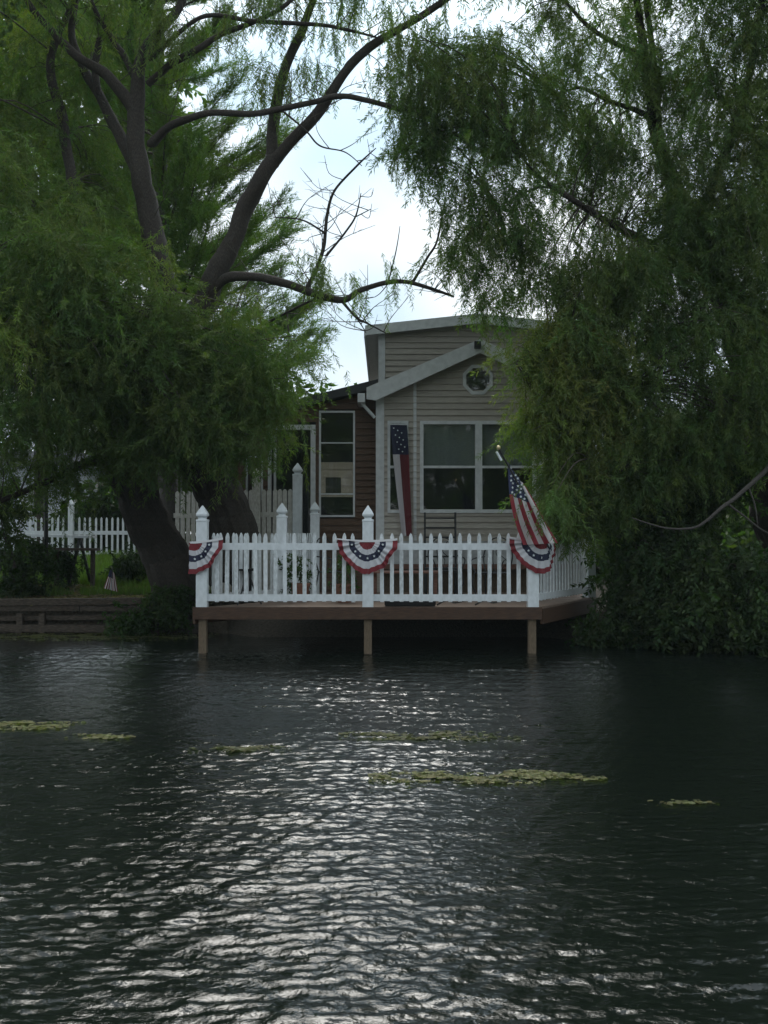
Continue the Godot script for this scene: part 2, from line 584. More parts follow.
func lap(parent: Node, x0: float, x1: float, x2: float, x3: float, y0: float, y1: float, z: float, m: Material) -> void:
	if x1 - x0 < .01: return
	x3 = maxf(x3, x2 + .002)
	var g := Geo.new()
	var f0 := z + .036; var f1 := z + .006; var bk := z - .012
	var a := Vector3(x0, y0, f0); var b := Vector3(x1, y0, f0); var c := Vector3(x3, y1 + .004, f1); var d := Vector3(x2, y1 + .004, f1)
	var e := Vector3(x0, y0, bk); var f := Vector3(x1, y0, bk); var h := Vector3(x3, y1 + .004, bk); var i := Vector3(x2, y1 + .004, bk)
	g.quad(a, d, c, b); g.quad(e, f, h, i); g.quad(e, a, b, f); g.quad(d, i, h, c); g.quad(e, i, d, a); g.quad(b, c, h, f)
	part("siding_board", g.mesh(), m, parent)

# window facing +z: frame bars, a meeting rail, two panes
func window(parent: Node, x0: float, x1: float, y0: float, y1: float, z: float, fw: float, split: float, m: Material, blind := true) -> void:
	var w := Node3D.new()
	w.name = "window"
	parent.add_child(w, true)
	var t := .045
	bb("frame", w, Vector3(x0, y0, z - .04), Vector3(x0 + fw, y1, z + t), m)
	bb("frame", w, Vector3(x1 - fw, y0, z - .04), Vector3(x1, y1, z + t), m)
	bb("frame", w, Vector3(x0 + fw, y1 - fw, z - .038), Vector3(x1 - fw, y1, z + t - .003), m)
	bb("sill", w, Vector3(x0 + fw, y0, z - .038), Vector3(x1 - fw, y0 + fw, z + t + .012), m)
	bb("meeting_rail", w, Vector3(x0 + fw, split - .022, z - .03), Vector3(x1 - fw, split + .022, z + t - .012), m)
	bb("pane", w, Vector3(x0 + fw, split + .022, z), Vector3(x1 - fw, y1 - fw, z + .006), M.glass)
	bb("pane", w, Vector3(x0 + fw, y0 + fw, z - .012), Vector3(x1 - fw, split - .022, z - .006), M.glass)
	if blind: bb("blind", w, Vector3(x0 + fw * .5, split, z - .10), Vector3(x1 - fw * .5, y1 - fw * .5, z - .09), M.blind)
# ---------------------------------------------------------------- the scene
func _ready() -> void:
	rng.seed = 4242
	var cam := Camera3D.new()
	cam.name = "camera"
	cam.position = EYE
	cam.rotation.x = PITCH
	cam.fov = rad_to_deg(2.0 * atan(512.0 / F))
	cam.near = .1
	cam.far = 600
	add_child(cam)
	cam.current = true
	make_sky()
	var sun := DirectionalLight3D.new()
	sun.name = "sun"
	sun.light_energy = .42
	sun.light_angular_distance = 30
	sun.light_color = Color(1, .98, .94)
	sun.shadow_enabled = true
	add_child(sun)
	# high behind the trees, a little to the left: the scene is seen against the light
	sun.look_at_from_position(SUN_FROM, Vector3.ZERO, Vector3.UP)

	unit_box = BoxMesh.new()
	gust = FastNoiseLite.new(); gust.seed = 5; gust.frequency = .22; gust.fractal_octaves = 3
	bumps = FastNoiseLite.new(); bumps.seed = 9; bumps.frequency = .02; bumps.fractal_octaves = 3
	make_materials()
	make_ground()
	make_water()
	make_deck()
	make_house()
	make_porch()
	make_fences()
	make_trees()
	make_bank()
	make_neighbours()
	make_cloth()
	make_deck_things()
	make_weeds()

func make_sky() -> void:
	var w := 1024
	var h := 512
	var im := Image.create(w, h, false, Image.FORMAT_RGBF)
	var n := FastNoiseLite.new()
	n.seed = 21; n.frequency = 1.5; n.fractal_octaves = 5
	for y in h:
		var el := PI * (.5 - (y + .5) / h)
		for x in w:
			# the first column of a panorama looks along -z
			var az := TAU * (x + .5) / w
			var d := Vector3(cos(el) * sin(az), sin(el), -cos(el) * cos(az))
			var c := clampf(.66 + 1.3 * n.get_noise_3d(d.x * 1.6, d.y * 2.6, d.z * 1.6), 0, 1)
			var col := Color(.29, .375, .445).lerp(Color(.51, .535, .55), c)
			# bright haze and cloud spread round the sun
			var g := maxf(d.dot(SUN_FROM.normalized()), 0)
			col *= 1.0 + .3 * pow(g, 3.0) + 3.0 * pow(g, 30.0)
			im.set_pixel(x, y, col)
	var pm := PanoramaSkyMaterial.new()
	pm.panorama = ImageTexture.create_from_image(im)
	var sky := Sky.new()
	sky.sky_material = pm
	var env := Environment.new()
	env.background_mode = Environment.BG_SKY
	env.sky = sky
	env.background_energy_multiplier = 1.0
	env.tonemap_mode = Environment.TONE_MAPPER_LINEAR
	env.tonemap_exposure = 2.05
	# faint fog added to lift dark tones, standing in for lens veil
	env.fog_enabled = true
	env.fog_density = .00055
	env.fog_light_color = Color(.80, .88, .90)
	env.sdfgi_enabled = true
	env.ssao_enabled = true
	env.ssil_enabled = true
	var we := WorldEnvironment.new()
	we.name = "world_environment"
	we.environment = env
	add_child(we)

func make_ground() -> void:
	var xs := span(-160, -14, 8) + span(-14, 14, .14) + span(14, 160, 8) + [160.0]
	var zs := span(-200, -40, 8) + span(-40, -24, .8) + span(-24, -14.5, .09) + span(-14.5, 6, 1.0) + span(6, 40, 8) + [40.0]
	var o := part("ground", sheet(xs, zs, land), M.soil, self)
	tag(o, "dark soil bank and yard behind the canal edge", "ground", "", "structure")

func make_water() -> void:
	make_waves()
	var xs := span(-160, -9, 10) + span(-9, -6.6, .2) + span(-6.6, 6.6, .03) + span(6.6, 9, .2) + span(9, 160, 10) + [160.0]
	var zs := span(-18.2, -16.5, .1)
	var z := -16.5
	while z < -2.4:
		zs.append(z)
		z += clampf(-z * .0022, .008, .028)
	zs += span(-2.4, -.8, .2) + span(-.8, 60, 6) + [60.0]
	var o := part("water", sheet(xs, zs, wave), M.water, self)
	tag(o, "dark rippled canal water reflecting trees and sky", "water", "", "structure")

# ---------------------------------------------------------------- deck
const DECK_Y := .645
func deck_left(d: float) -> float:
	if d < 15.9: return lerpf(-2.68, -1.75, (d - 14.42) / 1.48)
	return lerpf(-1.75, -1.35, (d - 15.9) / 2.5)
func deck_right(d: float) -> float:
	if d < 16.9: return lerpf(2.21, 3.5, (d - 14.42) / 2.48)
	return 3.5

func make_deck() -> void:
	var o := thing("deck", "brown timber deck on posts standing over the canal", "deck")
	var d := 14.46
	while d < 18.3:
		var e := d + .138
		var poly := PackedVector2Array([Vector2(deck_left(d), d), Vector2(deck_right(d), d), Vector2(deck_right(e), e), Vector2(deck_left(e), e)])
		var g := part("deck_board", prism(poly, -.03, 0), M.deck, o, Vector3(0, DECK_Y + rf(-.002, .002), 0))
		g.rotation.x = -PI / 2
		d += .144
	var fl := Vector3(deck_left(14.42), DECK_Y - .12, -14.42)
	var fr := Vector3(deck_right(14.42), DECK_Y - .12, -14.42)
	bb("rim_board", o, Vector3(fl.x - .03, DECK_Y - .16, -14.44), Vector3(fr.x + .03, DECK_Y + .012, -14.395), M.rim)
	bar("rim_board", o, fr + Vector3(.03, 0, -.03), Vector3(3.53, DECK_Y - .12, -16.9), .045, .215, M.rim)
	bar("rim_board", o, fl + Vector3(-.02, 0, -.03), Vector3(-1.78, DECK_Y - .12, -15.9), .045, .215, M.rim)
	for z in [-15.1, -16.0, -16.9, -17.8]:
		bb("joist", o, Vector3(deck_left(-z) + .1, DECK_Y - .2, z - .03), Vector3(deck_right(-z) - .1, DECK_Y - .034, z + .03), M.rim)
	for px in [203.5, 368.0, 531.5]:
		bb("support_post", o, Vector3(PX(px, 14.5) - .055, -.8, -14.56), Vector3(PX(px, 14.5) + .055, DECK_Y - .036, -14.447), M.pile)
	for q in [Vector2(3.4, 16.8)]:
		bb("support_post", o, Vector3(q.x - .055, -.8, -q.y - .055), Vector3(q.x + .055, DECK_Y - .036, -q.y + .055), M.pile)

# ---------------------------------------------------------------- house
func make_house() -> void:
	var D := 18.4
	var o := thing("cottage", "tan lap-sided cottage with pale trim and an upper gable behind the deck", "house")
	var z := -D
	var cx := PX(478, D)
	var lx := PX(377.5, D)
	var rx := cx * 2 - lx
	var base := PY(541, D)
	var eave := PY(392, D)
	var apex := PY(346, D)
	var half := cx - lx
	var edges := func(y: float) -> Array:
		var k := clampf((y - eave) / (apex - eave), 0, 1)
		return [lx + half * k, rx - half * k]
	var w0 := PX(420, D); var w1 := PX(536, D)
	var wy0 := PY(513, D); var wy1 := PY(421, D)
	var n0 := PX(387.5, D); var n1 := PX(408.5, D)
	var rect := func(a: float, b: float, c: float, d: float, y: float) -> Array:
		return [a, b] if y > c and y < d else []
	var oy := PY(380, D); var orad := .27
	var holes := [
		func(y): return rect.call(w0 + .03, w1 - .03, wy0 + .03, wy1 - .03, y),
		func(y): return rect.call(n0 + .02, n1 - .02, wy0 + .03, wy1 - .03, y),
		func(y): return rect.call(2 * cx - n1 + .02, 2 * cx - n0 - .02, wy0 + .03, wy1 - .03, y),
		func(y):
			var dy := absf(y - oy)
			if dy > orad - .06: return []
			var hw := minf(orad - .05, orad * 1.414 - dy - .08)
			return [cx - hw, cx + hw]]
	siding(o, base, apex, .114, z, edges, holes, [M.siding, M.siding2])
	# windows
	window(o, w0, cx + .012, wy0, wy1, z, .062, PY(467, D), M.trim)
	window(o, cx + .014, w1, wy0, wy1, z, .062, PY(467, D), M.trim)
	window(o, n0, n1, wy0, wy1, z, .05, PY(467, D), M.trim, false)
	window(o, 2 * cx - n1, 2 * cx - n0, wy0, wy1, z, .05, PY(467, D), M.trim, false)
	# octagonal window
	var oct := Node3D.new()
	oct.name = "octagon_window"
	o.add_child(oct)
	oct.position = Vector3(cx, oy, z)
	for k in 8:
		var a := TAU * (k - .5) / 8; var b := TAU * (k + .5) / 8
		var ra := orad / cos(PI / 8); var ri := (orad - .058) / cos(PI / 8)
		part("frame", prism(PackedVector2Array([Vector2(cos(a), sin(a)) * ri, Vector2(cos(a), sin(a)) * ra, Vector2(cos(b), sin(b)) * ra, Vector2(cos(b), sin(b)) * ri]), -.03, .045), M.trim, oct)
	var op := PackedVector2Array()
	for k in 8: op.append(Vector2(cos(TAU * (k + .5) / 8), sin(TAU * (k + .5) / 8)) * (orad - .05) / cos(PI / 8))
	part("pane", prism(op, 0, .006), M.glass, oct)
	# corner boards, vertical trims
	bb("corner_board", o, Vector3(lx - .03, base, z - .05), Vector3(lx + .12, eave, z + .04), M.trim)
	bb("corner_board", o, Vector3(rx - .12, base, z - .05), Vector3(rx + .03, eave, z + .04), M.trim)
	for px in [415.0, 541.0]:
		bb("trim_strip", o, Vector3(PX(px, D) - .028, base, z - .01), Vector3(PX(px, D) + .028, PY(389 - (px - 415) * .0 - 18, D), z + .034), M.trim)
	# skirting
	bb("skirting", o, Vector3(lx, PY(564, D), z - .04), Vector3(rx, base - .003, z + .03), M.skirt)
	bb("sill_beam", o, Vector3(lx, PY(569, D), z - .05), Vector3(rx, PY(564, D) - .003, z + .05), M.redwood)
	bb("crawl_panel", o, Vector3(lx, .3, z - .35), Vector3(rx, PY(569, D), z - .3), M.pile)
	# rake boards of the front gable (overhang)
	var zr := z + .28
	var dr := D - .28
	var A := P(366.5, 394, dr); var B := P(480, 345.5, dr)
	var th := .235
	var cxr := B.x
	part("rake_board", prism(PackedVector2Array([Vector2(A.x, A.y - .09), Vector2(A.x + .17, A.y - .115), Vector2(B.x, B.y - th * .55), Vector2(B.x, B.y + th * .5), Vector2(A.x, A.y + th * .5)]), zr - .03, zr), M.trim, o)
	part("rake_board", prism(PackedVector2Array([Vector2(2 * cxr - A.x, A.y - .09), Vector2(2 * cxr - A.x - .17, A.y - .115), Vector2(B.x + .002, B.y - th * .55), Vector2(B.x + .002, B.y + th * .5), Vector2(2 * cxr - A.x, A.y + th * .5)]), zr - .03, zr), M.trim, o)
	# roof slabs of the front gable
	for s in [-1.0, 1.0]:
		var e := Vector2(cxr + s * (cxr - A.x), A.y + th * .5 + .003)
		var t := Vector2(cxr + s * .001, B.y + th * .5 + .003)
		part("roof", prism(PackedVector2Array([e - Vector2(0, .07), t - Vector2(0, .07), t - Vector2(0, .008), e - Vector2(0, .008)]), z - 1.45, zr - .032), M.shingle, o)
		part("soffit", prism(PackedVector2Array([e - Vector2(0, .12), t - Vector2(0, .12), t - Vector2(0, .1), e - Vector2(0, .1)]), z + .02, zr - .032), M.trim, o)
	# gutter along the left eave
	bb("gutter", o, Vector3(A.x - .16, A.y - .14, z - 1.2), Vector3(A.x - .03, A.y + .02, zr - .04), M.trim)
	bar("downpipe", o, Vector3(A.x - .09, A.y - .14, z + .1), Vector3(lx - .05, A.y - .4, z + .05), .05, .05, M.trim)
	bb("gable_lamp", o, P(474, 349, dr - .03), P(481, 341, dr - .15), M.iron)
	# upper storey
	var DU := 19.75
	var zu := -DU
	var ulx := PX(380, DU); var ucx := PX(478, DU); var urx := 2 * ucx - ulx
	var ue := PY(331, DU); var ua := PY(318.5, DU)
	var uedges := func(y: float) -> Array:
		var k := clampf((y - ue) / (ua - ue), 0, 1)
		return [ulx + (ucx - ulx) * k, urx - (ucx - ulx) * k]
	siding(o, PY(395, DU), ua, .114, zu, uedges, [], [M.siding2, M.siding])
	bb("corner_board", o, Vector3(ulx - .03, PY(395, DU), zu - .06), Vector3(ulx + .10, ue + .05, zu + .04), M.trim)
	bb("corner_board", o, Vector3(urx - .10, PY(395, DU), zu - .06), Vector3(urx + .03, ue + .05, zu + .04), M.trim)
	var zf := zu + .25
	var df := DU - .25
	var UA := P(365, 330, df); var UB := P(478, 318, df)
	for s in [-1.0, 1.0]:
		var e := Vector2(UB.x + s * (UB.x - UA.x), UA.y)
		var t := Vector2(UB.x + s * .001, UB.y)
		part("rake_board", prism(PackedVector2Array([e + Vector2(0, -.1), t + Vector2(0, -.1), t + Vector2(0, .09), e + Vector2(0, .09)]), zf - .03, zf), M.trim, o)
		part("roof", prism(PackedVector2Array([e + Vector2(0, .03), t + Vector2(0, .03), t + Vector2(0, .085), e + Vector2(0, .085)]), -27.2, zf - .032), M.shingle, o)
		part("soffit", prism(PackedVector2Array([e + Vector2(0, -.02), t + Vector2(0, -.02), t, e]), -27.1, zf - .033), M.trim, o)
		part("eave_fascia", prism(PackedVector2Array([e + Vector2(-.02, -.12), e + Vector2(.02, -.12), e + Vector2(.02, .028), e + Vector2(-.02, .028)]), -27.1, zf - .034), M.trim, o)
	# side walls, back wall, floor of the body
	bb("side_wall", o, Vector3(lx - .01, .5, -25), Vector3(lx + .05, eave, z - .06), M.siding)
	bb("side_wall", o, Vector3(rx - .05, .5, -25), Vector3(rx + .01, eave, z - .06), M.siding)
	bb("side_wall", o, Vector3(ulx - .02, eave + .002, -24.8), Vector3(ulx + .03, ue + .04, zu - .062), M.siding)
	bb("side_wall", o, Vector3(urx - .03, eave + .002, -24.8), Vector3(urx + .02, ue + .04, zu - .062), M.siding)
	bb("back_wall", o, Vector3(lx + .052, .5, -25), Vector3(rx - .052, ue, -24.9), M.inside)
	bb("ceiling", o, Vector3(lx + .053, eave - .03, -20.49), Vector3(rx - .053, eave, z - .06), M.inside)
	bb("floor", o, Vector3(lx + .052, base - .1, -24.89), Vector3(rx - .052, base - .02, z - .06), M.inside)
	bb("inner_wall", o, Vector3(lx + .053, base - .01, -20.6), Vector3(rx - .053, eave + 1.0, -20.5), M.inside)

func make_porch() -> void:
	var D := 18.9
	var z := -D
	var o := thing("side_porch", "dark brown clapboard porch room with a sloping roof beside the tan cottage", "porch")
	var lx := PX(238, D); var rx := -.131
	var top := func(x: float) -> float: return lerpf(PY(412, D), PY(391, D), (x - PX(285, D)) / (PX(372, D) - PX(285, D)))
	var d0 := PX(268, D); var d1 := PX(315.5, D); var dt := PY(425, D)
	var g0 := PX(319, D); var g1 := PX(355, D); var gt := PY(411, D); var gb := PY(517, D)
	var p0 := PX(246, D); var p1 := PX(263, D)
	var rect := func(a: float, b: float, c: float, d: float, y: float) -> Array: return [a, b] if y > c and y < d else []
	var holes := [
		func(y): return rect.call(d0, d1, .4, dt, y),
		func(y): return rect.call(g0 + .01, g1 - .01, gb, gt, y),
		func(y): return rect.call(p0, p1, PY(500, D), PY(456, D), y)]
	var edges := func(y: float) -> Array:
		# the roof slopes down to the left
		var x := lx
		while x < rx and top.call(x) < y + .02: x += .02
		return [x, rx]
	siding(o, DECK_Y - .1, top.call(rx), .12, z, edges, holes, [M.brown])
	# roof with a dark edge
	var e := Vector2(lx - .25, top.call(lx - .25)); var t := Vector2(rx + .02, top.call(rx + .02))
	part("roof", prism(PackedVector2Array([e, t, t + Vector2(0, .16), e + Vector2(0, .14)]), z - 3.4, z + .25), M.shingle, o)
	# glazed door panel with three lights
	var w := Node3D.new(); w.name = "glazed_panel"; o.add_child(w)
	var f := .035
	bb("frame", w, Vector3(g0, gb, z - .04), Vector3(g0 + f, gt, z + .05), M.trim)
	bb("frame", w, Vector3(g1 - f, gb, z - .04), Vector3(g1, gt, z + .05), M.trim)
	bb("frame", w, Vector3(g0 + f, gt - f, z - .04), Vector3(g1 - f, gt, z + .047), M.trim)
	bb("frame", w, Vector3(g0 + f, gb, z - .04), Vector3(g1 - f, gb + f, z + .047), M.trim)
	var ys := [gb + f, PY(494, D), PY(443, D), gt - f]
	for k in 3:
		bb("pane", w, Vector3(g0 + f, ys[k] + .012, z), Vector3(g1 - f, ys[k + 1] - .012, z + .006), M.glass)
		if k > 0: bb("glazing_bar", w, Vector3(g0 + f, ys[k] - .012, z - .02), Vector3(g1 - f, ys[k] + .012, z + .03), M.trim)
	# door
	var dr := Node3D.new(); dr.name = "door"; o.add_child(dr)
	bb("frame", dr, Vector3(d0, DECK_Y, z - .04), Vector3(d0 + .06, dt, z + .05), M.trim)
	bb("frame", dr, Vector3(d1 - .09, DECK_Y, z - .04), Vector3(d1, dt, z + .05), M.trim)
	bb("frame", dr, Vector3(d0 + .06, dt - .09, z - .04), Vector3(d1 - .09, dt, z + .047), M.trim)
	bb("stile", dr, Vector3(d0 + .105, DECK_Y, z - .02), Vector3(d0 + .15, dt - .092, z + .02), M.trim)
	bb("pane", dr, Vector3(d0 + .15, DECK_Y + .1, z - .01), Vector3(d1 - .1, dt - .1, z - .004), M.glass)
	bb("handle", dr, Vector3(d0 + .16, 1.62, z + .02), Vector3(d0 + .19, 1.74, z + .06), M.iron)
	# small window further left
	var s := Node3D.new(); s.name = "window"; o.add_child(s)
	bb("frame", s, Vector3(p0, PY(500, D), z - .04), Vector3(p0 + .03, PY(456, D), z + .05), M.trim)
	bb("frame", s, Vector3(p1 - .03, PY(500, D), z - .04), Vector3(p1, PY(456, D), z + .05), M.trim)
	bb("frame", s, Vector3(p0 + .03, PY(456, D) - .03, z - .04), Vector3(p1 - .03, PY(456, D), z + .047), M.trim)
	bb("pane", s, Vector3(p0 + .03, PY(500, D), z), Vector3(p1 - .03, PY(456, D) - .03, z + .006), M.glass)
	# walls behind, with a wide opening at the back through which the yard shows
	var zb := z - 3.2
	bb("side_wall", o, Vector3(lx - .02, .5, zb), Vector3(lx + .04, top.call(lx) - .02, z - .03), M.brown)
	bb("floor", o, Vector3(lx + .05, DECK_Y - .1, zb), Vector3(rx - .03, DECK_Y - .02, z - .03), M.deck)
	bb("back_wall", o, Vector3(lx + .05, DECK_Y, zb - .06), Vector3(PX(316, 22.1), top.call(lx) + .2, zb), M.inside)
	bb("back_wall", o, Vector3(PX(316, 22.1) + .002, DECK_Y, zb - .06), Vector3(rx - .03, PY(497, 22.1), zb), M.inside)
	bb("back_wall", o, Vector3(PX(316, 22.1) + .002, PY(462, 22.1), zb - .06), Vector3(rx - .03, top.call(rx) - .05, zb), M.inside)
	bb("rear_pane", o, Vector3(PX(316, 22.1) + .002, PY(497, 22.1), zb - .03), Vector3(rx - .03, PY(462, 22.1), zb - .024), M.glass)

# ---------------------------------------------------------------- fences
func make_fences() -> void:
	var o := thing("deck_fence", "white picket fence with pointed posts around the deck edge", "fence")
	var y := DECK_Y + .005
	var ph := 1.045
	var pm := picket_mesh(.055, .985, .022, .06)
	var d0 := 14.52
	var a := Vector3(PX(202.5, d0), y, -d0); var b := Vector3(PX(368, d0), y, -d0); var c := Vector3(PX(532.5, d0), y, -d0)
	var e := Vector3(3.40, y, -16.85)
	var l1 := Vector3(PX(282, 15.9), y, -15.9); var l2 := Vector3(PX(315, 17.75), y, -17.75)
	for q in [[a, 1.22], [b, 1.22], [l1, 1.30], [l2, 1.38]]: fence_post(o, q[0], q[1], .155, M.white)
	fence_post(o, c, 1.0, .155, M.white)
	fence_post(o, e, 1.0, .155, M.white, .5)
	var rails := [.135, .865]
	for r in [[a, b], [b, c], [c, e], [a, l1], [l1, l2]]:
		fence_run(o, r[0], r[1], .1393, pm, .075, rails, .095, M.white)
	# taller weathered fence further back on the left
	var t := thing("tall_fence", "tall weathered off-white picket fence behind the willow trunk beside the porch", "fence")
	var D := 18.3
	var g := .55
	var p1 := Vector3(PX(160, D), g, -D - 1.0); var p2 := Vector3(PX(254.5, D), g, -D - .3); var p3 := Vector3(PX(298, D), g, -D + .1)
	var tp := picket_mesh(.085, PY(489, D) - g - .05, .02, .035)
	fence_run(t, p1, p2, .112, tp, .05, [.3, 1.5], .09, M.oldwhite, .08)
	fence_run(t, p2, p3, .112, tp, .05, [.3, 1.5], .09, M.oldwhite, .08)
	fence_post(t, p2, PY(480, D) - g, .15, M.oldwhite)
	fence_post(t, p3, PY(479, D) - g + .05, .165, M.white)
	# neighbour's fence across the lawn
	var nb := thing("lawn_fence", "low white picket fence crossing the neighbouring lawn", "fence")
	var ND := 27.0
	var ny := 1.06
	var np := picket_mesh(.055, PY(518, ND) - ny, .02, .05)
	var q0 := Vector3(PX(-60, ND), ny, -ND); var q1 := Vector3(PX(71, ND), ny, -ND); var q2 := Vector3(PX(170, ND), ny, -ND)
	fence_run(nb, q0, q1, .146, np, .02, [.1, .68], .1, M.white)
	fence_run(nb, q1, q2, .146, np, .02, [.1, .68], .1, M.white)
	fence_post(nb, q1, PY(508, ND) - ny, .13, M.white)

# ---------------------------------------------------------------- trees
func make_trees() -> void:
	var wil := [twig_mesh(1, .5, 46, .075, .0125, .95), twig_mesh(2, .62, 52, .08, .0125, .8), twig_mesh(3, .4, 42, .07, .013, 1.1), twig_mesh(4, .55, 40, .085, .0135, .9)]
	var spr := [twig_mesh(11, .42, 44, .085, .012, 1.0), twig_mesh(12, .5, 46, .09, .013, .9)]
	var bro := [twig_mesh(21, .4, 26, .085, .042, 1.0), twig_mesh(22, .5, 28, .09, .04, 1.1)]
	var far := [twig_mesh(31, .9, 30, .2, .09, 1.0), twig_mesh(32, 1.0, 30, .2, .10, 1.1)]
	M.tw_bro = bro
	M.tw_wil = wil
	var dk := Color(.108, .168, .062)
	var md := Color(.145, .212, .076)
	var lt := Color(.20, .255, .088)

	# ---- leaning willow at the left of the deck
	var t := thing("leaning_willow", "willow with a thick leaning trunk at the water beside the deck", "tree")
	var sk := []; var th := Geo.new(); var sp := []
	limb(t, sk, [[192, 645, 18.1, 92], [186, 620, 18.0, 72], [178, 596, 17.9, 60], [161, 552, 17.7, 53], [142, 508, 17.4, 49], [123, 462, 17.0, 44], [106, 410, 16.6, 38], [94, 350, 16.4, 32], [86, 290, 16.5, 24], [80, 220, 17.0, 16]], 20, "trunk")
	limb(t, sk, [[80, 222, 17.0, 15], [60, 110, 17.0, 13], [50, 68, 17.0, 11], [60, 30, 17.0, 9], [78, -10, 17.0, 8], [110, -120, 17.0, 6], [120, -260, 17.0, 3]])
	limb(t, sk, [[124, 466, 17.0, 20], [92, 462, 16.6, 12], [55, 478, 16.1, 9], [10, 497, 15.6, 7], [-30, 512, 15.2, 5]])
	limb(t, sk, [[94, 350, 16.4, 22], [60, 340, 15.4, 18], [25, 345, 15.1, 14], [-10, 325, 14.9, 11], [-60, 260, 14.7, 6]])
	limb(t, sk, [[86, 292, 16.2, 14], [30, 200, 17.2, 9], [-30, 120, 17.6, 7], [-60, -30, 17.6, 5], [-70, -180, 17.6, 3]])
	# foliage, leafy masses from the crown down to the water
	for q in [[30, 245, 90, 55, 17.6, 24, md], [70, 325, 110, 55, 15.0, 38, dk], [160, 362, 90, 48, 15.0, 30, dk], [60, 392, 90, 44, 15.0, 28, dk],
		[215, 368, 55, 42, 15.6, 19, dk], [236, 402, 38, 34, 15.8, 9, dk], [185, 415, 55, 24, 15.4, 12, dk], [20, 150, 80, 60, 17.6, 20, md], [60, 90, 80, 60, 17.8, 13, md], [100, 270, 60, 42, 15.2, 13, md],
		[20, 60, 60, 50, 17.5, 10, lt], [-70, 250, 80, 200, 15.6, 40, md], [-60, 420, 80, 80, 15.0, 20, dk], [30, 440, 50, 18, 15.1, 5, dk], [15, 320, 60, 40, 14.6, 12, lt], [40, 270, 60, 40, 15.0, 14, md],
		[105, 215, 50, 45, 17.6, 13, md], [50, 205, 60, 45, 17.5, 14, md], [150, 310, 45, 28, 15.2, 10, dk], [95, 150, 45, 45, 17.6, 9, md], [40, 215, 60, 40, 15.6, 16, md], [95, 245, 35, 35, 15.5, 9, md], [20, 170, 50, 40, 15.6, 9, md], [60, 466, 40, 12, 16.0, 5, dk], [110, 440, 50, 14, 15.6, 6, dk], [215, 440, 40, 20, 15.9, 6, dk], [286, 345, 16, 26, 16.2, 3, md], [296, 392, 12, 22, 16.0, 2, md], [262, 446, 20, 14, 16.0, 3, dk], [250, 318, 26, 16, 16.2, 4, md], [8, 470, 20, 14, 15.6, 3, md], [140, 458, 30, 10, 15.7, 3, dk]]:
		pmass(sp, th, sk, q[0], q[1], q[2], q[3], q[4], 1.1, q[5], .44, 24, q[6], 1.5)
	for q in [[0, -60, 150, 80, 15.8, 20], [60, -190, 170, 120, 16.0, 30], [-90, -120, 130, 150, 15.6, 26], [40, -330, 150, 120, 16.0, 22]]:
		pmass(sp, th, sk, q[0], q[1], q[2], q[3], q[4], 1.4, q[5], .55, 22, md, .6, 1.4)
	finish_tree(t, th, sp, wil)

	# ---- open willow behind the fence, with dark limbs against the sky
	t = thing("open_willow", "dark-limbed willow with bare boughs reaching over the cottage roof", "tree")
	sk = []; th = Geo.new(); sp = []
	limb(t, sk, [[240, 566, 17.6, 66], [232, 535, 17.5, 60], [216, 500, 17.4, 54], [198, 465, 17.3, 50], [186, 420, 17.2, 46], [180, 370, 17.1, 42], [178, 335, 17.0, 40]], 20, "trunk")
	limb(t, sk, [[178, 340, 17.0, 36], [167, 302, 16.9, 31], [156, 250, 16.8, 28], [141, 172, 16.7, 25], [137, 115, 16.6, 21], [141, 62, 16.6, 15], [158, 32, 16.6, 12], [182, 0, 16.7, 10], [196, -70, 16.8, 7], [190, -200, 16.8, 4]], 14)
	limb(t, sk, [[178, 338, 17.0, 36], [206, 302, 16.9, 29], [219, 271, 16.8, 25], [240, 219, 16.7, 22], [260, 182, 16.6, 20], [273, 161, 16.6, 19]], 14)
	limb(t, sk, [[272, 164, 16.6, 16], [273, 130, 16.7, 14], [279, 94, 16.8, 13], [292, 52, 16.9, 12], [307, 16, 17.0, 10], [314, -20, 17.0, 9], [300, -120, 17.0, 6], [310, -230, 17.0, 3]])
	limb(t, sk, [[272, 163, 16.6, 17], [292, 142, 16.5, 15], [318, 110, 16.4, 14], [338, 83, 16.3, 12], [364, 52, 16.2, 11], [400, 29, 16.1, 9], [443, 1, 16.0, 8], [500, -50, 15.8, 6], [560, -120, 15.8, 3]])
	limb(t, sk, [[137, 112, 16.6, 18], [109, 78, 16.5, 13], [78, 57, 16.4, 11], [47, 26, 16.3, 9], [24, -6, 16.2, 8], [0, -80, 16.0, 4]])
	limb(t, sk, [[146, 190, 16.7, 20], [115, 125, 16.9, 14], [92, 84, 17.0, 12], [72, 40, 17.1, 10], [74, -10, 17.2, 8], [60, -90, 17.2, 4]])
	limb(t, sk, [[138, 84, 16.6, 9], [125, 57, 16.7, 8], [110, 36, 16.8, 7], [90, -4, 16.8, 5], [80, -60, 16.8, 3]])
	limb(t, sk, [[148, 84, 16.6, 9], [172, 64, 16.5, 9], [200, 48, 16.4, 8], [221, 35, 16.4, 7], [253, 22, 16.3, 6], [284, 6, 16.2, 5], [310, -20, 16.1, 3]])
	limb(t, sk, [[152, 145, 16.7, 13], [172, 125, 16.4, 9.5], [208, 113, 16.1, 8], [250, 114, 15.9, 7.5], [281, 109, 15.8, 7.5], [313, 102, 15.7, 7], [337, 96, 15.6, 7], [364, 100, 15.5, 6.5], [400, 109, 15.4, 6], [425, 117, 15.3, 5], [452, 132, 15.2, 3.5], [475, 150, 15.2, 1.5]])
	limb(t, sk, [[150, 60, 16.6, 7], [200, 18, 16.3, 5.5], [253, 21, 16.2, 5.5], [316, 25, 16.1, 5], [348, 30, 16.0, 4], [378, 38, 16.0, 2]], 7)
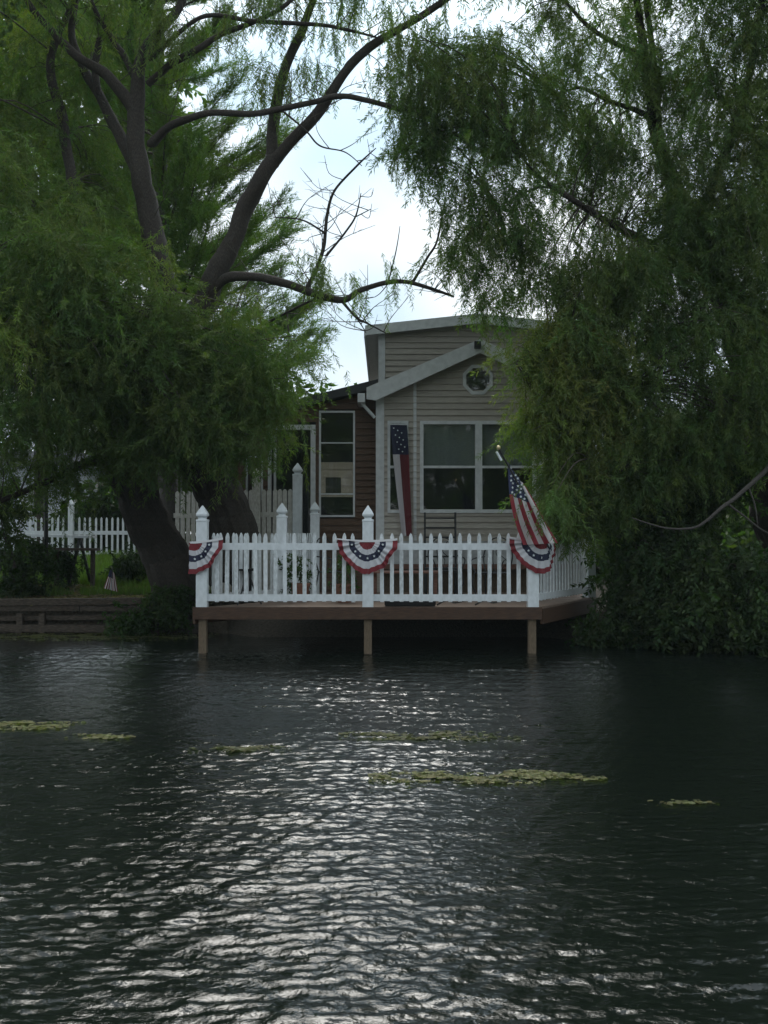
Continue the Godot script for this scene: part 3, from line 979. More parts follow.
	limb(t, sk, [[205, 303, 16.9, 20], [224, 281, 16.7, 13], [251, 276, 16.5, 11], [285, 283, 16.3, 10], [312, 293, 16.2, 9.5], [342, 300, 16.0, 8.5], [362, 290, 15.9, 7], [396, 282, 15.8, 6], [420, 285, 15.7, 5], [454, 297, 15.6, 2.5]])
	limb(t, sk, [[412, 284, 15.75, 4], [427, 258, 15.7, 3.2], [437, 241, 15.7, 2.8], [444, 207, 15.7, 2], [449, 178, 15.7, 1]], 6)
	limb(t, sk, [[306, 291, 16.25, 6], [318, 265, 16.2, 5], [324, 244, 16.2, 4.6], [327, 214, 16.3, 4], [335, 190, 16.3, 3.4], [358, 165, 16.4, 2.6], [376, 148, 16.4, 1.2]], 7)
	limb(t, sk, [[326, 256, 16.2, 3.4], [346, 231, 16.1, 2.6], [356, 215, 16.1, 2.2], [361, 193, 16.1, 1]], 6)
	limb(t, sk, [[355, 217, 16.1, 1.8], [371, 209, 16.1, 1]], 5)
	limb(t, sk, [[325, 233, 16.2, 3], [305, 221, 16.1, 2.4], [290, 218, 16.1, 1.8], [273, 217, 16.1, 1]], 6)
	limb(t, sk, [[341, 300, 16.0, 4.6], [356, 317, 15.9, 3.2], [369, 324, 15.9, 2.4], [386, 333, 15.9, 1.2]], 6)
	limb(t, sk, [[356, 317, 15.9, 2], [362, 326, 15.9, 1.5], [366, 333, 15.9, .8]], 5)
	limb(t, sk, [[388, 284, 15.8, 2.2], [396, 251, 15.8, 1.6], [400, 226, 15.8, .8]], 5)
	limb(t, sk, [[281, 110, 15.8, 3], [305, 130, 15.8, 2.4], [320, 146, 15.8, 2.2], [345, 152, 15.8, 1.6], [362, 166, 15.8, 1]], 5)
	limb(t, sk, [[252, 330, 17.2, 4], [280, 316, 17.0, 3.6], [315, 299, 16.3, 3]], 6)
	limb(t, sk, [[97, 95, 16.9, 9], [95, 62, 16.9, 9.5], [99, 38, 16.9, 7]], 8, "broken_stub")
	# fine bare twigs on the boughs
	var spots0 := sk.duplicate()
	for k in 230:
		var p: Vector3 = spots0[rng.randi() % spots0.size()]
		if p.y < 4.6: continue
		var d := Vector3(rf(-1, 1), rf(-.15, 1), rf(-.5, .5)).normalized()
		var l := rf(.25, .9)
		var m1 := p + d * l * .5 + Vector3(rf(-.06, .06), rf(-.06, .06), 0)
		var e1 := p + d * l + Vector3(rf(-.15, .15), rf(-.05, .2), 0)
		tube(th, smooth_line([[p, .009], [m1, .006], [e1, .003]], 4), 4)
		for j in 2:
			var q1 := m1.lerp(e1, rf(0, .6))
			tube(th, [[q1, .005], [q1 + (d + Vector3(rf(-.9, .9), rf(-.5, .7), rf(-.4, .4))) * l * .3, .002]], 4)
	# sparse hanging leaves
	for q in [[290, 70, 45, 30, 16.6, 9, md, .25, 12], [240, 20, 60, 20, 16.6, 9, md, .25, 11], [340, 10, 70, 20, 16.3, 10, md, .25, 11], [300, -60, 120, 50, 16.6, 26, md, .4, 18],
		[415, 55, 35, 35, 15.6, 9, md, .25, 12], [180, 30, 60, 30, 16.6, 8, md, .3, 12], [425, 120, 30, 30, 15.2, 8, dk, .22, 12], [130, 30, 50, 35, 16.9, 7, md, .3, 12],
		[300, 265, 30, 14, 16.2, 5, md, .2, 8], [380, 275, 40, 12, 15.8, 4, md, .16, 4], [350, 285, 20, 12, 15.9, 3, md, .15, 5], [200, -200, 180, 130, 16.8, 34, md, .5, 20], [400, -130, 100, 70, 16.0, 14, md, .4, 16]]:
		pmass(sp, th, sk, q[0], q[1], q[2], q[3], q[4], .8, q[5], q[7], q[8], q[6], .35)
	for q in [[205, 345, 60, 30, 16.3, 16, dk], [150, 345, 60, 40, 16.4, 14, dk], [235, 395, 50, 45, 16.6, 16, dk], [190, 422, 60, 26, 16.6, 12, dk]]:
		pmass(sp, th, sk, q[0], q[1], q[2], q[3], q[4], .7, q[5], .4, 22, q[6], 1.5)
	finish_tree(t, th, sp, wil)

	# ---- feathery tree further back, upswept sprays
	t = thing("feathery_tree", "tall feathery tree with upswept sprays behind the open willow", "tree")
	sk = []; th = Geo.new(); sp = []
	limb(t, sk, [[168, 520, 23, 24], [164, 400, 23, 22], [161, 245, 23, 20], [160, 140, 23, 16], [158, 20, 23, 12], [156, -120, 23, 8], [155, -220, 23, 3]], 12, "trunk", M.palebark)
	var base := P(164, 430, 23.0)
	var tip := P(155, -220, 23.0)
	for k in 140:
		var u := (k + rng.randf()) / 140.0
		var o := base.lerp(tip, u)
		var len := lerpf(3.9, .6, pow(u, .9)) * rf(.75, 1.12)
		var an := rng.randf() * TAU
		var dir := Vector3(cos(an), 0, sin(an))
		var pts := []
		for s in 6:
			var f := s / 5.0
			pts.append([o + dir * len * f + Vector3(0, len * (.16 * f + .34 * f * f), 0), lerpf(.045, .006, f)])
		tube(th, smooth_line(pts, 3), 4)
		var n := int(len * 38)
		var cc := leaf_col(Color(.13, .20, .07), .2)
		for s in n:
			var f := rf(.22, 1.0)
			var p: Vector3 = o + dir * len * f + Vector3(0, len * (.16 * f + .34 * f * f), 0) + Vector3(rf(-.2, .2), rf(-.12, .1), rf(-.2, .2)) * (1.2 - f * .5)
			# sprays point outward and up
			var d := (dir * rf(.5, 1.1) + Vector3(rf(-.5, .5), rf(.35, .9), rf(-.5, .5))).normalized()
			var b := Basis(Quaternion(Vector3.DOWN, d)) * Basis(Vector3.UP, rng.randf() * TAU)
			sp.append([Transform3D(b.scaled(Vector3.ONE * rf(.8, 1.4)), p), leaf_col(cc, .15)])
	finish_tree(t, th, sp, spr)

	# ---- big willow on the right
	t = thing("great_willow", "great drooping willow overhanging the right end of the deck and cottage", "tree")
	sk = []; th = Geo.new(); sp = []
	limb(t, sk, [[800, 610, 17.2, 78], [786, 540, 17.1, 66], [770, 460, 17.0, 58], [756, 385, 16.9, 50], [735, 320, 16.8, 44], [712, 270, 16.7, 38]], 18, "trunk")
	limb(t, sk, [[712, 272, 16.7, 32], [690, 220, 16.6, 24], [668, 170, 16.5, 18], [654, 120, 16.4, 14], [644, 50, 16.3, 11], [636, -5, 16.2, 9], [630, -120, 16.2, 5]])
	limb(t, sk, [[660, 150, 16.5, 10], [655, 80, 16.6, 8], [650, 30, 16.7, 7], [648, -10, 16.7, 6], [670, -110, 16.7, 3]])
	limb(t, sk, [[720, 285, 16.7, 24], [704, 230, 16.2, 18], [712, 190, 15.9, 14], [740, 110, 15.7, 11], [760, 10, 15.6, 8], [770, -120, 15.6, 4]])
	limb(t, sk, [[650, 60, 16.3, 8], [612, 42, 16.0, 6], [586, 24, 15.8, 5], [560, -4, 15.6, 3]], 7)
	limb(t, sk, [[656, 118, 16.4, 8], [625, 106, 16.1, 6], [599, 96, 15.9, 5], [580, 88, 15.8, 4], [556, 95, 15.7, 2]], 7)
	limb(t, sk, [[700, 262, 16.7, 16], [660, 248, 16.3, 11], [620, 228, 15.9, 9], [595, 214, 15.7, 8], [572, 199, 15.5, 7], [550, 185, 15.4, 6], [533, 170, 15.2, 3.5], [520, 155, 15.2, 2]])
	limb(t, sk, [[552, 187, 15.4, 4], [535, 188, 15.4, 3.2], [515, 198, 15.3, 2.6], [496, 209, 15.3, 1.6]], 6)
	limb(t, sk, [[740, 335, 16.8, 20], [690, 330, 16.2, 14], [640, 350, 15.8, 10], [600, 360, 15.4, 7], [550, 350, 15.1, 4], [510, 365, 15.0, 2]])
	limb(t, sk, [[628, 392, 15.2, 2], [606, 415, 15.1, 2.4], [592, 440, 15.0, 2.4], [588, 456, 15.0, 2.2], [600, 468, 15.0, 1.6], [610, 478, 15.0, 1]], 5, "limb", M.palebark)
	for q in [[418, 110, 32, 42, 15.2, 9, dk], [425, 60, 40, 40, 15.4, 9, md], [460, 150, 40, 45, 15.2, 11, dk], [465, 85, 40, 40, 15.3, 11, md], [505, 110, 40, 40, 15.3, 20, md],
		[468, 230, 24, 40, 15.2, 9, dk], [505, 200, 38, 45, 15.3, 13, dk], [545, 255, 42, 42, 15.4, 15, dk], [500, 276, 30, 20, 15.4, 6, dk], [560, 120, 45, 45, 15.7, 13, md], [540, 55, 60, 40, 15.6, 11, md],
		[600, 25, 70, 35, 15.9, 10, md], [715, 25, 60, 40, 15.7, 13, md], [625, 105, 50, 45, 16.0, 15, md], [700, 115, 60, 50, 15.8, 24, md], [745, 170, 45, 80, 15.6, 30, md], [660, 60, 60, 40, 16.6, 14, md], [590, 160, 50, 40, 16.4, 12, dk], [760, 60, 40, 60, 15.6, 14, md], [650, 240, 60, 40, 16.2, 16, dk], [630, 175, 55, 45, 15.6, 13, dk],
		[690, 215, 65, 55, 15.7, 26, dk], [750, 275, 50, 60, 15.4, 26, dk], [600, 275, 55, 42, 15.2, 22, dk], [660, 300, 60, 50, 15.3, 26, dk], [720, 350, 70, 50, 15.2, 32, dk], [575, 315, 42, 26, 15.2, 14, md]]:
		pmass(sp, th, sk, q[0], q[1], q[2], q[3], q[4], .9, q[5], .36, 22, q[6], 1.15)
	# nearer curtain before the cottage; its sunlit look is put into leaf tints
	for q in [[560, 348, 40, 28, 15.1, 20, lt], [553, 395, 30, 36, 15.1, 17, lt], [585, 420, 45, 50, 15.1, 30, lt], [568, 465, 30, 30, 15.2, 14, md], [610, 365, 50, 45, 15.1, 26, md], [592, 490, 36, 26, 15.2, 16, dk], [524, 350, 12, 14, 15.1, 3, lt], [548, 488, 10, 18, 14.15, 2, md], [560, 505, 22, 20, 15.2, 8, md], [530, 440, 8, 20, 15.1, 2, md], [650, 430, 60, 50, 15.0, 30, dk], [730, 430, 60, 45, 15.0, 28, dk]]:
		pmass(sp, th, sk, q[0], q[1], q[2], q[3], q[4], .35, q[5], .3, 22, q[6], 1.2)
	for q in [[620, -90, 150, 80, 16.0, 34], [740, -100, 130, 90, 15.8, 34], [500, -110, 110, 70, 15.6, 20], [680, -240, 180, 120, 16.0, 40], [840, 100, 90, 200, 15.6, 56], [850, -150, 110, 170, 15.8, 40], [850, 370, 90, 110, 15.4, 34], [640, -370, 150, 100, 16.0, 26]]:
		pmass(sp, th, sk, q[0], q[1], q[2], q[3], q[4], 1.3, q[5], .5, 24, md, .6, 1.4)
	finish_tree(t, th, sp, wil)

	# ---- shrubs along the right bank
	var sh := [
		["bank_shrub", "dark dense shrub against the right end of the deck fence", 662, 566, 50, 74, 15.6, 66],
		["bank_shrub", "dark shrub leaning over the water below the bare grey bough", 704, 594, 62, 58, 15.0, 70],
		["bank_shrub", "low dark shrub at the water on the far right bank", 770, 600, 60, 52, 14.9, 64],
		["bank_shrub", "tall dark shrub under the great willow behind the bare grey bough", 680, 470, 66, 50, 16.0, 60]]
	for q in sh:
		t = thing(q[0], q[1], "shrub", Vector3.ZERO, 0, "shrubs along the right bank")
		sk = []; th = Geo.new(); sp = []
		for s in 5:
			var fx := rf(-.6, .6)
			limb(t, sk, [[q[2] + fx * 16, 640, q[6] + .5, 7], [q[2] + fx * q[4] * .5, q[3] + q[5] * .3, q[6] + .2, 5], [q[2] + fx * q[4] * 1.2, q[3] - q[5] * .5, q[6], 2]], 6, "stem")
		pmass(sp, th, sk, q[2], q[3], q[4], q[5], q[6], .75, q[7], .3, 20, Color(.055, .092, .042), 1.2, .9)
		finish_tree(t, th, sp, bro)
	t = thing("bank_shrub", "small dark shrub hanging over the water beyond the deck corner", "shrub", Vector3.ZERO, 0, "shrubs along the right bank")
	sk = []; th = Geo.new(); sp = []
	for s in 3: limb(t, sk, [[622 + s * 6, 640, 15.9, 4], [612 + s * 5, 622, 15.6, 3], [606 + s * 4, 610, 15.4, 1]], 6, "stem")
	pmass(sp, th, sk, 612, 627, 32, 16, 15.5, .4, 20, .25, 16, Color(.055, .092, .042), 1.2, .8)
	finish_tree(t, th, sp, bro)
	# bare bough reaching out of the shrubs
	t = thing("bare_bough", "bare grey bough curving out over the dark shrubs", "branch")
	sk = []
	limb(t, sk, [[790, 440, 15.2, 7], [768, 468, 14.6, 6], [738, 496, 14.3, 5], [720, 509, 14.2, 4.6], [706, 521, 14.15, 4], [692, 528, 14.15, 3.2], [665, 528, 14.15, 2.4], [632, 518, 14.2, 1.2]], 7, "branch", M.palebark)
	limb(t, sk, [[728, 504, 14.25, 3.2], [744, 516, 14.2, 2.6], [762, 530, 14.2, 2], [785, 540, 14.2, 1]], 6, "branch", M.palebark)
	limb(t, sk, [[748, 486, 14.4, 2.4], [755, 505, 14.35, 2], [758, 528, 14.3, 1]], 6, "branch", M.palebark)

	# ---- background trees
	var bg := [
		["background_tree", "tall leafy tree filling the sky behind the leaning willow", 40, 130, 150, 210, 29, 120, md],
		["background_tree", "dark rounded tree beyond the lawn fence", 150, 430, 70, 90, 40, 60, dk],
		["background_tree", "broad dark tree behind the pale blue house", -40, 400, 130, 130, 44, 70, dk],
		["background_tree", "pale green bushy tree showing above the porch roof", 268, 420, 52, 42, 30, 46, Color(.08, .13, .04)],
		["background_tree", "dense dark tree behind the tall weathered fence", 215, 450, 70, 62, 31, 50, dk],
		["background_tree", "dark tree behind the cottage beyond the great willow", 790, 430, 90, 130, 34, 70, dk],
		["background_tree", "low dark tree behind the right bank shrubs", 610, 525, 80, 50, 24, 44, dk],
		["background_tree", "squat dark tree behind the low shrub on the far right bank", 730, 535, 70, 40, 24, 36, dk],
		["background_tree", "low dark hedge tree showing between the lawn fence pickets", 118, 515, 40, 36, 31, 34, Color(.035, .06, .022)]]
	for q in bg:
		t = thing(q[0], q[1], "tree", Vector3.ZERO, 0, "trees in the background")
		sk = []; th = Geo.new(); sp = []
		limb(t, sk, [[q[2], 545, q[6], 14], [q[2] + 4, q[3] + 20, q[6], 10], [q[2], q[3] - q[5] * .6, q[6], 3]], 8, "trunk")
		pmass(sp, th, sk, q[2], q[3], q[4], q[5], q[6], 2.2, q[7], .8, 16, q[8], 1.3, 1.1)
		finish_tree(t, th, sp, far)
	# trees on the other bank behind the viewer, which the window glass mirrors
	t = Node3D.new()
	t.name = "opposite_wood"
	add_child(t)
	tag(t, "leafy wood on the opposite bank, mirrored in the window glass", "wood", "", "stuff")
	sk = []; th = Geo.new(); sp = []
	for k in 6:
		var bx0 := -15.0 + 6.0 * k
		tube(th, smooth_line([[Vector3(bx0, -1, 24), .3], [Vector3(bx0 + .3, 4, 24), .2], [Vector3(bx0, 12, 24), .05]], 5), 8)
		mass(sp, th, sk, Vector3(bx0, 6.5 + rf(-.4, .6), 24), Vector3(3.8, 6.6, 2.6), 80, 1.0, 10, md, 1.3, 1.5, false)
	finish_tree(t, th, sp, far)

# ---------------------------------------------------------------- left bank
func make_bank() -> void:
	# timber retaining wall
	var o := thing("retaining_wall", "weathered timber retaining wall along the left bank", "wall")
	var D := 17.45
	var x0 := PX(-60, D); var x1 := PX(158, D)
	for r in [[602.5, 6.5, .0], [609.5, 6.0, -.05], [618.5, 5.0, -.10], [627.5, 7.5, .05], [633, 5, -.02]]:
		var x := x0 + rf(-.8, 0)
		while x < x1:
			var e := minf(x + rf(2.6, 5.0), x1 + rf(-.2, .25))
			if e - x < .1: break
			bx("timber", o, Vector3((x + e) * .5, PY(r[0], D) + rf(-.014, .014), -D + r[2] + rf(-.03, .03)), Vector3(e - x - rf(.006, .05), r[1] / 58.0 * rf(.75, 1.0), .15), M.timber, Basis(Vector3.BACK, rf(-.012, .012)) * Basis(Vector3.UP, rf(-.01, .01)))
			x = e
	for px in [22.0, 44.0]:
		bb("stake", o, Vector3(PX(px, D) - .05, -.3, -D + .02), Vector3(PX(px, D) + .05, PY(613, D), -D + .10), M.timber)
	# shrubs, grass, litter
	var bro: Array = M.tw_bro
	var sh := [
		["garden_shrub", "dark leafy shrub above the timber wall under the dark pole", 18, 562, 34, 26, 18.8, 22, Color(.03, .055, .022)],
		["garden_shrub", "small dark shrub on the lawn beside the leaning willow trunk", 131, 561, 15, 12, 21.0, 12, Color(.03, .055, .022)],
		["garden_shrub", "low leafy shrub tucked between the pole and the lawn fence", 62, 560, 18, 13, 19.8, 9, Color(.035, .06, .024)],
		["garden_shrub", "pale leafy sapling rising at the left in front of the white table", 12, 520, 22, 44, 17.9, 11, Color(.06, .095, .035)],
		["garden_shrub", "tuft of green weeds growing from the timber wall", 128, 617, 13, 9, 17.2, 6, Color(.045, .085, .025)],
		["garden_shrub", "green suckers sprouting at the foot of the leaning willow", 172, 604, 15, 26, 17.3, 13, Color(.05, .085, .03)]]
	for q in sh:
		var t := thing(q[0], q[1], "shrub", Vector3.ZERO, 0, "shrubs on the left bank")
		var sk := []; var th := Geo.new(); var sp := []
		for s in 3: limb(t, sk, [[q[2] + rf(-4, 4), q[3] + q[5] + 4, q[6], 3], [q[2] + rf(-.5, .5) * q[4], q[3], q[6], 2], [q[2] + rf(-.8, .8) * q[4], q[3] - q[5] * .7, q[6], 1]], 5, "stem")
		var suck: bool = q[2] == 168
		pmass(sp, th, sk, q[2], q[3], q[4], q[5], q[6], .2 if suck else .45, q[7], .22, 11 if suck else 15, q[8], 3.1 if suck else 1.3, .75)
		finish_tree(t, th, sp, M.tw_wil if suck else bro)
	# grass
	var gm := Geo.new()
	gm.colored = true
	for k in 14:
		var a := rf(0, TAU); var c := Vector3(rf(-.06, .06), 0, rf(-.06, .06))
		var w := Vector3(cos(a), 0, sin(a)) * .006
		var tp := c + Vector3(rf(-.05, .05), rf(.07, .15), rf(-.05, .05))
		gm.quad(c - w, c + w, tp + w * .2, tp - w * .2)
	var mesh := gm.mesh()
	var spots := []
	for k in 15000:
		var x := rf(-11, -3.0); var z := rf(-34, -18.6)
		if bumps.get_noise_2d(x * 25, z * 25) < -.25: continue
		spots.append([Transform3D(Basis(Vector3.UP, rng.randf() * TAU).scaled(Vector3.ONE * rf(.7, 1.5)), Vector3(x, land(x, z) - .01, z)), leaf_col(Color(.11, .165, .05), .3)])
	var g := Node3D.new()
	g.name = "grass"
	add_child(g)
	leaves(g, [mesh], spots, "grass_blades")
	tag(g, "bright green lawn grass behind the timber wall", "grass", "", "stuff")
	# fallen leaves and chips above the wall
	var lm := Geo.new()
	lm.colored = true
	lm.quad(Vector3(-.035, 0, 0), Vector3(0, .012, .02), Vector3(.04, .004, 0), Vector3(0, .01, -.02))
	spots = []
	for k in 7000:
		var x := rf(-8, -2.75); var z := rf(-20.2, -17.65)
		spots.append([Transform3D(Basis(Vector3(rf(-1, 1), rf(-1, 1), rf(-1, 1)).normalized(), rf(-.7, .7)) * Basis(Vector3.UP, rng.randf() * TAU).scaled(Vector3.ONE * rf(.6, 1.7)), Vector3(x, land(x, z) + .015, z)), leaf_col(Color(.17, .13, .095), .5)])
	g = Node3D.new()
	g.name = "leaf_litter"
	add_child(g)
	leaves(g, [lm.mesh()], spots, "litter")
	tag(g, "brown leaf litter on the slope above the timber wall", "leaf litter", "", "stuff")
	# little flag stuck in the bank
	var fl := thing("garden_flag", "tiny striped flag on a stick in the bank above the timber wall", "flag", P(111, 592, 17.9))
	tube_part("stick", fl, [Vector3(0, -.06, 0), Vector3(.01, .2, 0), Vector3(.03, .46, 0)], .007, M.iron, 6)
	var fg := Geo.new()
	fg.colored = true
	for i in 13:
		for j in 8:
			var u0 := i / 13.0; var u1 := (i + 1) / 13.0; var v0 := j / 8.0; var v1 := (j + 1) / 8.0
			var q := func(u: float, v: float) -> Vector3: return Vector3(.01 - .10 * v + (u - .35) * .18 * (.4 + v) + .05 * v, .40 - .33 * v - u * .07, .02 * sin(u * 12.0) * v)
			var col: Color = Color(.15, .016, .026) if i % 2 == 0 else Color(.55, .55, .56)
			if v1 < .4 and u0 < .6: col = Color(.02, .027, .07)
			fg.quad(q.call(u0, v0), q.call(u1, v0), q.call(u1, v1), q.call(u0, v1), col)
	part("cloth", fg.mesh(), M.cloth, fl)

func make_neighbours() -> void:
	# pale blue house at the far left
	var D := 36.0
	var o := thing("pale_house", "pale blue-grey sided house beyond the lawn fence", "house")
	var x0 := PX(-120, D); var x1 := PX(74, D)
	siding(o, 1.1, PY(466, D), .2, -D, func(y): return [x0, x1], [func(y): return [PX(20, D), PX(44, D)] if y > PY(512, D) and y < PY(490, D) else []], [M.paleblue])
	window(o, PX(19, D), PX(45, D), PY(513, D), PY(489, D), -D, .08, PY(501, D), M.trim, false)
	bb("corner_board", o, Vector3(PX(43, D), 1.1, -D + .02), Vector3(PX(45, D), PY(466, D), -D + .06), M.trim)
	bb("side_wall", o, Vector3(x1 - .1, 1.0, -D - 6), Vector3(x1, PY(466, D), -D - .02), M.paleblue)
	bb("back_wall", o, Vector3(x0, 1.0, -D - 6.1), Vector3(x1 - .11, PY(466, D), -D - 6), M.paleblue)
	part("roof", prism(PackedVector2Array([Vector2(x0, PY(466, D)), Vector2(x1 + .3, PY(466, D)), Vector2(x1 + .1, PY(452, D)), Vector2(x0, PY(452, D))]), -D - 6.3, -D + .4), M.grey, o)
	# cream shed behind the porch, seen through its glass
	var S := 25.0
	o = thing("cream_shed", "cream shed seen through the glazed panel of the brown porch", "shed")
	var s0 := PX(300, S); var s1 := PX(362, S)
	siding(o, .9, PY(452, S), .2, -S, func(y): return [s0, s1], [func(y): return [PX(325.5, S), PX(341, S)] if y > PY(496, S) and y < PY(480, S) else []], [M.cream])
	bb("window", o, Vector3(PX(323, S), PY(506, S), -S - .05), Vector3(PX(344, S), PY(470, S), -S - .013), M.dark)
	bb("side_wall", o, Vector3(s0, .8, -S - 1.6), Vector3(s0 + .06, PY(452, S), -S - .02), M.cream)
	bb("side_wall", o, Vector3(s1 - .06, .8, -S - 1.6), Vector3(s1, PY(452, S), -S - .02), M.cream)
	part("roof", prism(PackedVector2Array([Vector2(s0 - .15, PY(452, S)), Vector2(s1 + .15, PY(452, S)), Vector2(s1 + .15, PY(450, S)), Vector2((s0 + s1) / 2, PY(440, S)), Vector2(s0 - .15, PY(450, S))]), -S - 1.8, -S + .2), M.shingle, o)
	# long white table with dark trestles
	var T := 20.0
	o = thing("garden_table", "long white-topped table with dark legs in front of the lawn fence", "table")
	var a := P(-40, 533, T); var b := P(93, 537, T)
	bar("top", o, Vector3(a.x, a.y, -T), Vector3(b.x, b.y, -T), .55, .05, M.white)
	for px in [8.0, 80.0]:
		bar("leg", o, P(px, 537.5, T - .2), Vector3(PX(px - 6, T), .75, -T + .3), .05, .05, M.iron)
		bar("leg", o, P(px, 537.5, T + .2), Vector3(PX(px + 6, T), .75, -T - .3), .05, .05, M.iron)
	o = thing("garden_bench", "low dark bench beside the long white-topped table", "bench")
	bar("seat", o, P(52, 549, 19.6), P(98, 549.5, 19.6), .3, .05, M.timber)
	for px in [57.0, 93.0]:
		bb("leg", o, Vector3(PX(px, 19.6) - .03, .7, -19.66), Vector3(PX(px, 19.6) + .03, PY(550.6, 19.6), -19.54), M.timber)
	# dark pole
	o = thing("garden_pole", "thin dark pole with a cap standing by the white table", "pole")
	tube_part("shaft", o, [P(46, 575, 18.9), P(46, 520, 18.9), P(45.5, 470, 18.9)], .04, M.iron, 8)
	part("cap", lathe([[0, 0], [.05, 0], [.05, .03], [.02, .06], [0, .07]], 10), M.iron, o, P(45.5, 470, 18.9))
	# bird feeder
	var fp := P(181, 520, 20.5)
	o = thing("bird_feeder", "small pale bird feeder on a thin pole behind the leaning willow", "bird feeder", Vector3(fp.x, .6, fp.z))
	var fh := PY(468, 20.5) - .6
	tube_part("pole", o, [Vector3(0, 0, 0), Vector3(0, fh * .5, 0), Vector3(0, fh, 0)], .014, M.grey, 6)
	part("tray", lathe([[0, 0], [.1, 0], [.11, .03], [0, .03]], 10), M.redwood, o, Vector3(0, fh - .14, 0))
	part("seed_tube", lathe([[0, 0], [.05, 0], [.05, .18], [0, .18]], 10), M.white, o, Vector3(0, fh - .1, 0))
	part("roof", lathe([[0, 0], [.1, 0], [.02, .07], [0, .08]], 10), M.redwood, o, Vector3(0, fh + .085, 0))

# ---------------------------------------------------------------- flags and bunting
func make_cloth() -> void:
	var zf := -14.52 + .085
	var c := P(367, 539.5, -zf)
	bunting("red white and blue bunting fan on the middle fence post", func(u: float, v: float, d: float) -> Vector3: return Vector3(c.x + u, c.y + v, zf + d), .86, .46)
	# wrapped round the left corner post
	var lc := P(195, 541, -zf)
	var ld := Vector3(1.0, 0, -1.5).normalized()
	bunting("red white and blue bunting fan wrapped round the left corner post", func(u: float, v: float, d: float) -> Vector3:
		if u > -.0: return Vector3(lc.x + u, lc.y + v + u * .08, zf + d)
		return lc + Vector3(0, v, 0) + ld * -u + Vector3(-.11, 0, .0) * minf(1.0, -u / .05) + Vector3(-.8, 0, .3) * d, .80, .44)
	var rc := P(541, 539, -zf)
	var rd := Vector3(1.25, 0, -2.4).normalized()
	bunting("red white and blue bunting fan wrapped round the right corner post", func(u: float, v: float, d: float) -> Vector3:
		if u < 0.0: return Vector3(rc.x + u, rc.y + v - u * .03, zf + d)
		return rc + Vector3(0, v, 0) + rd * u + Vector3(.05, 0, 0) * minf(1.0, u / .05) + Vector3(.85, 0, .5) * d, .92, .46)

	# flag on a leaning pole at the right corner
	var o := thing("flag_on_pole", "star-spangled striped flag drooping from a leaning pole at the right fence corner", "flag")
	var D := 14.28
	tube_part("pole", o, [P(499, 449, D - .1), P(520, 488, D), P(549, 548, D + .22)], .014, M.iron, 8)
	part("finial", lathe([[0, 0], [.02, .01], [.03, .035], [.02, .06], [0, .07]], 10), M.brass, o, P(498.6, 449, D - .1) - Vector3(0, .015, 0))
	part("pole_tip", lathe([[.015, 0], [.017, .01], [.017, .14], [0, .145]], 8), M.white, o, P(501.5, 455, D - .09) - Vector3(0, .08, 0)).rotation.z = .5
	var g := Geo.new()
	g.colored = true
	var q := func(u: float, v: float) -> Vector3:
		# u across (stripe number / 13), v down the length
		var tx := lerpf(508, 523, u); var ty := lerpf(464, 484, u)
		var bx2 := lerpf(523, 558, u); var by := lerpf(545, 543, u)
		var p := P(lerpf(tx, bx2, v) - 5.0 * sin(v * PI) * (1.0 - u), lerpf(ty, by, v), D + .03)
		return p + Vector3(.012 * sin(u * 21.0), 0, .05 * sin(u * 15.0 + v * 2.0) * (.35 + .65 * v) + .03 * sin(v * 5.0))
	for i in 26:
		for j in 24:
			var u0 := i / 26.0; var u1 := (i + 1) / 26.0; var v0 := j / 24.0; var v1 := (j + 1) / 24.0
			var col: Color = Color(.24, .026, .036) if (i / 4) % 2 == 0 else Color(.58, .56, .56)
			if v1 <= .39 and u0 < .7: col = Color(.02, .028, .075)
			g.quad(q.call(u0, v0), q.call(u1, v0), q.call(u1, v1), q.call(u0, v1), col)
	part("cloth", g.mesh(), M.cloth, o)
	var sm := star_mesh(.022)
	for r in 5:
		for k in 4:
			part("star", sm, M.white, o, q.call(.08 + .17 * k + (.08 if r % 2 else 0.0), .04 + .075 * r) + Vector3(0, 0, .016))

	# long banner hanging before the narrow window
	o = thing("window_banner", "long twisted red white and blue banner hanging over the narrow cottage window", "banner")
	var W := 18.25
	g = Geo.new()
	g.colored = true
	var b := func(u: float, v: float) -> Vector3:
		var l := lerpf(390.2, 402.0, pow(v, 1.15)); var r := lerpf(407.0, 412.0, pow(v, .8))
		return P(lerpf(l, r, u), lerpf(425, 536, v), W) + Vector3(0, 0, .03 * sin(u * 5.0 + v * 3.0) + .02 * sin(v * 9.0))
	for i in 14:
		for j in 30:
			var u0 := i / 14.0; var u1 := (i + 1) / 14.0; var v0 := j / 30.0; var v1 := (j + 1) / 30.0
			var col := Color(.10, .012, .018)
			if v1 < .29: col = Color(.010, .014, .040)
			elif u0 < .36: col = Color(.5, .49, .52)
			elif u0 > .9 and v0 < .6: col = Color(.15, .016, .026)
			g.quad(b.call(u0, v0), b.call(u1, v0), b.call(u1, v1), b.call(u0, v1), col)
	part("cloth", g.mesh(), M.cloth, o)
	var s2 := star_mesh(.018)
	for k in 11: part("star", s2, M.white, o, b.call(.2 + .6 * fmod(k * .37, 1.0), .03 + .021 * k) + Vector3(0, 0, .012))
	bar("rod", o, P(388.5, 424.5, W), P(408.5, 424.5, W), .02, .02, M.trim)

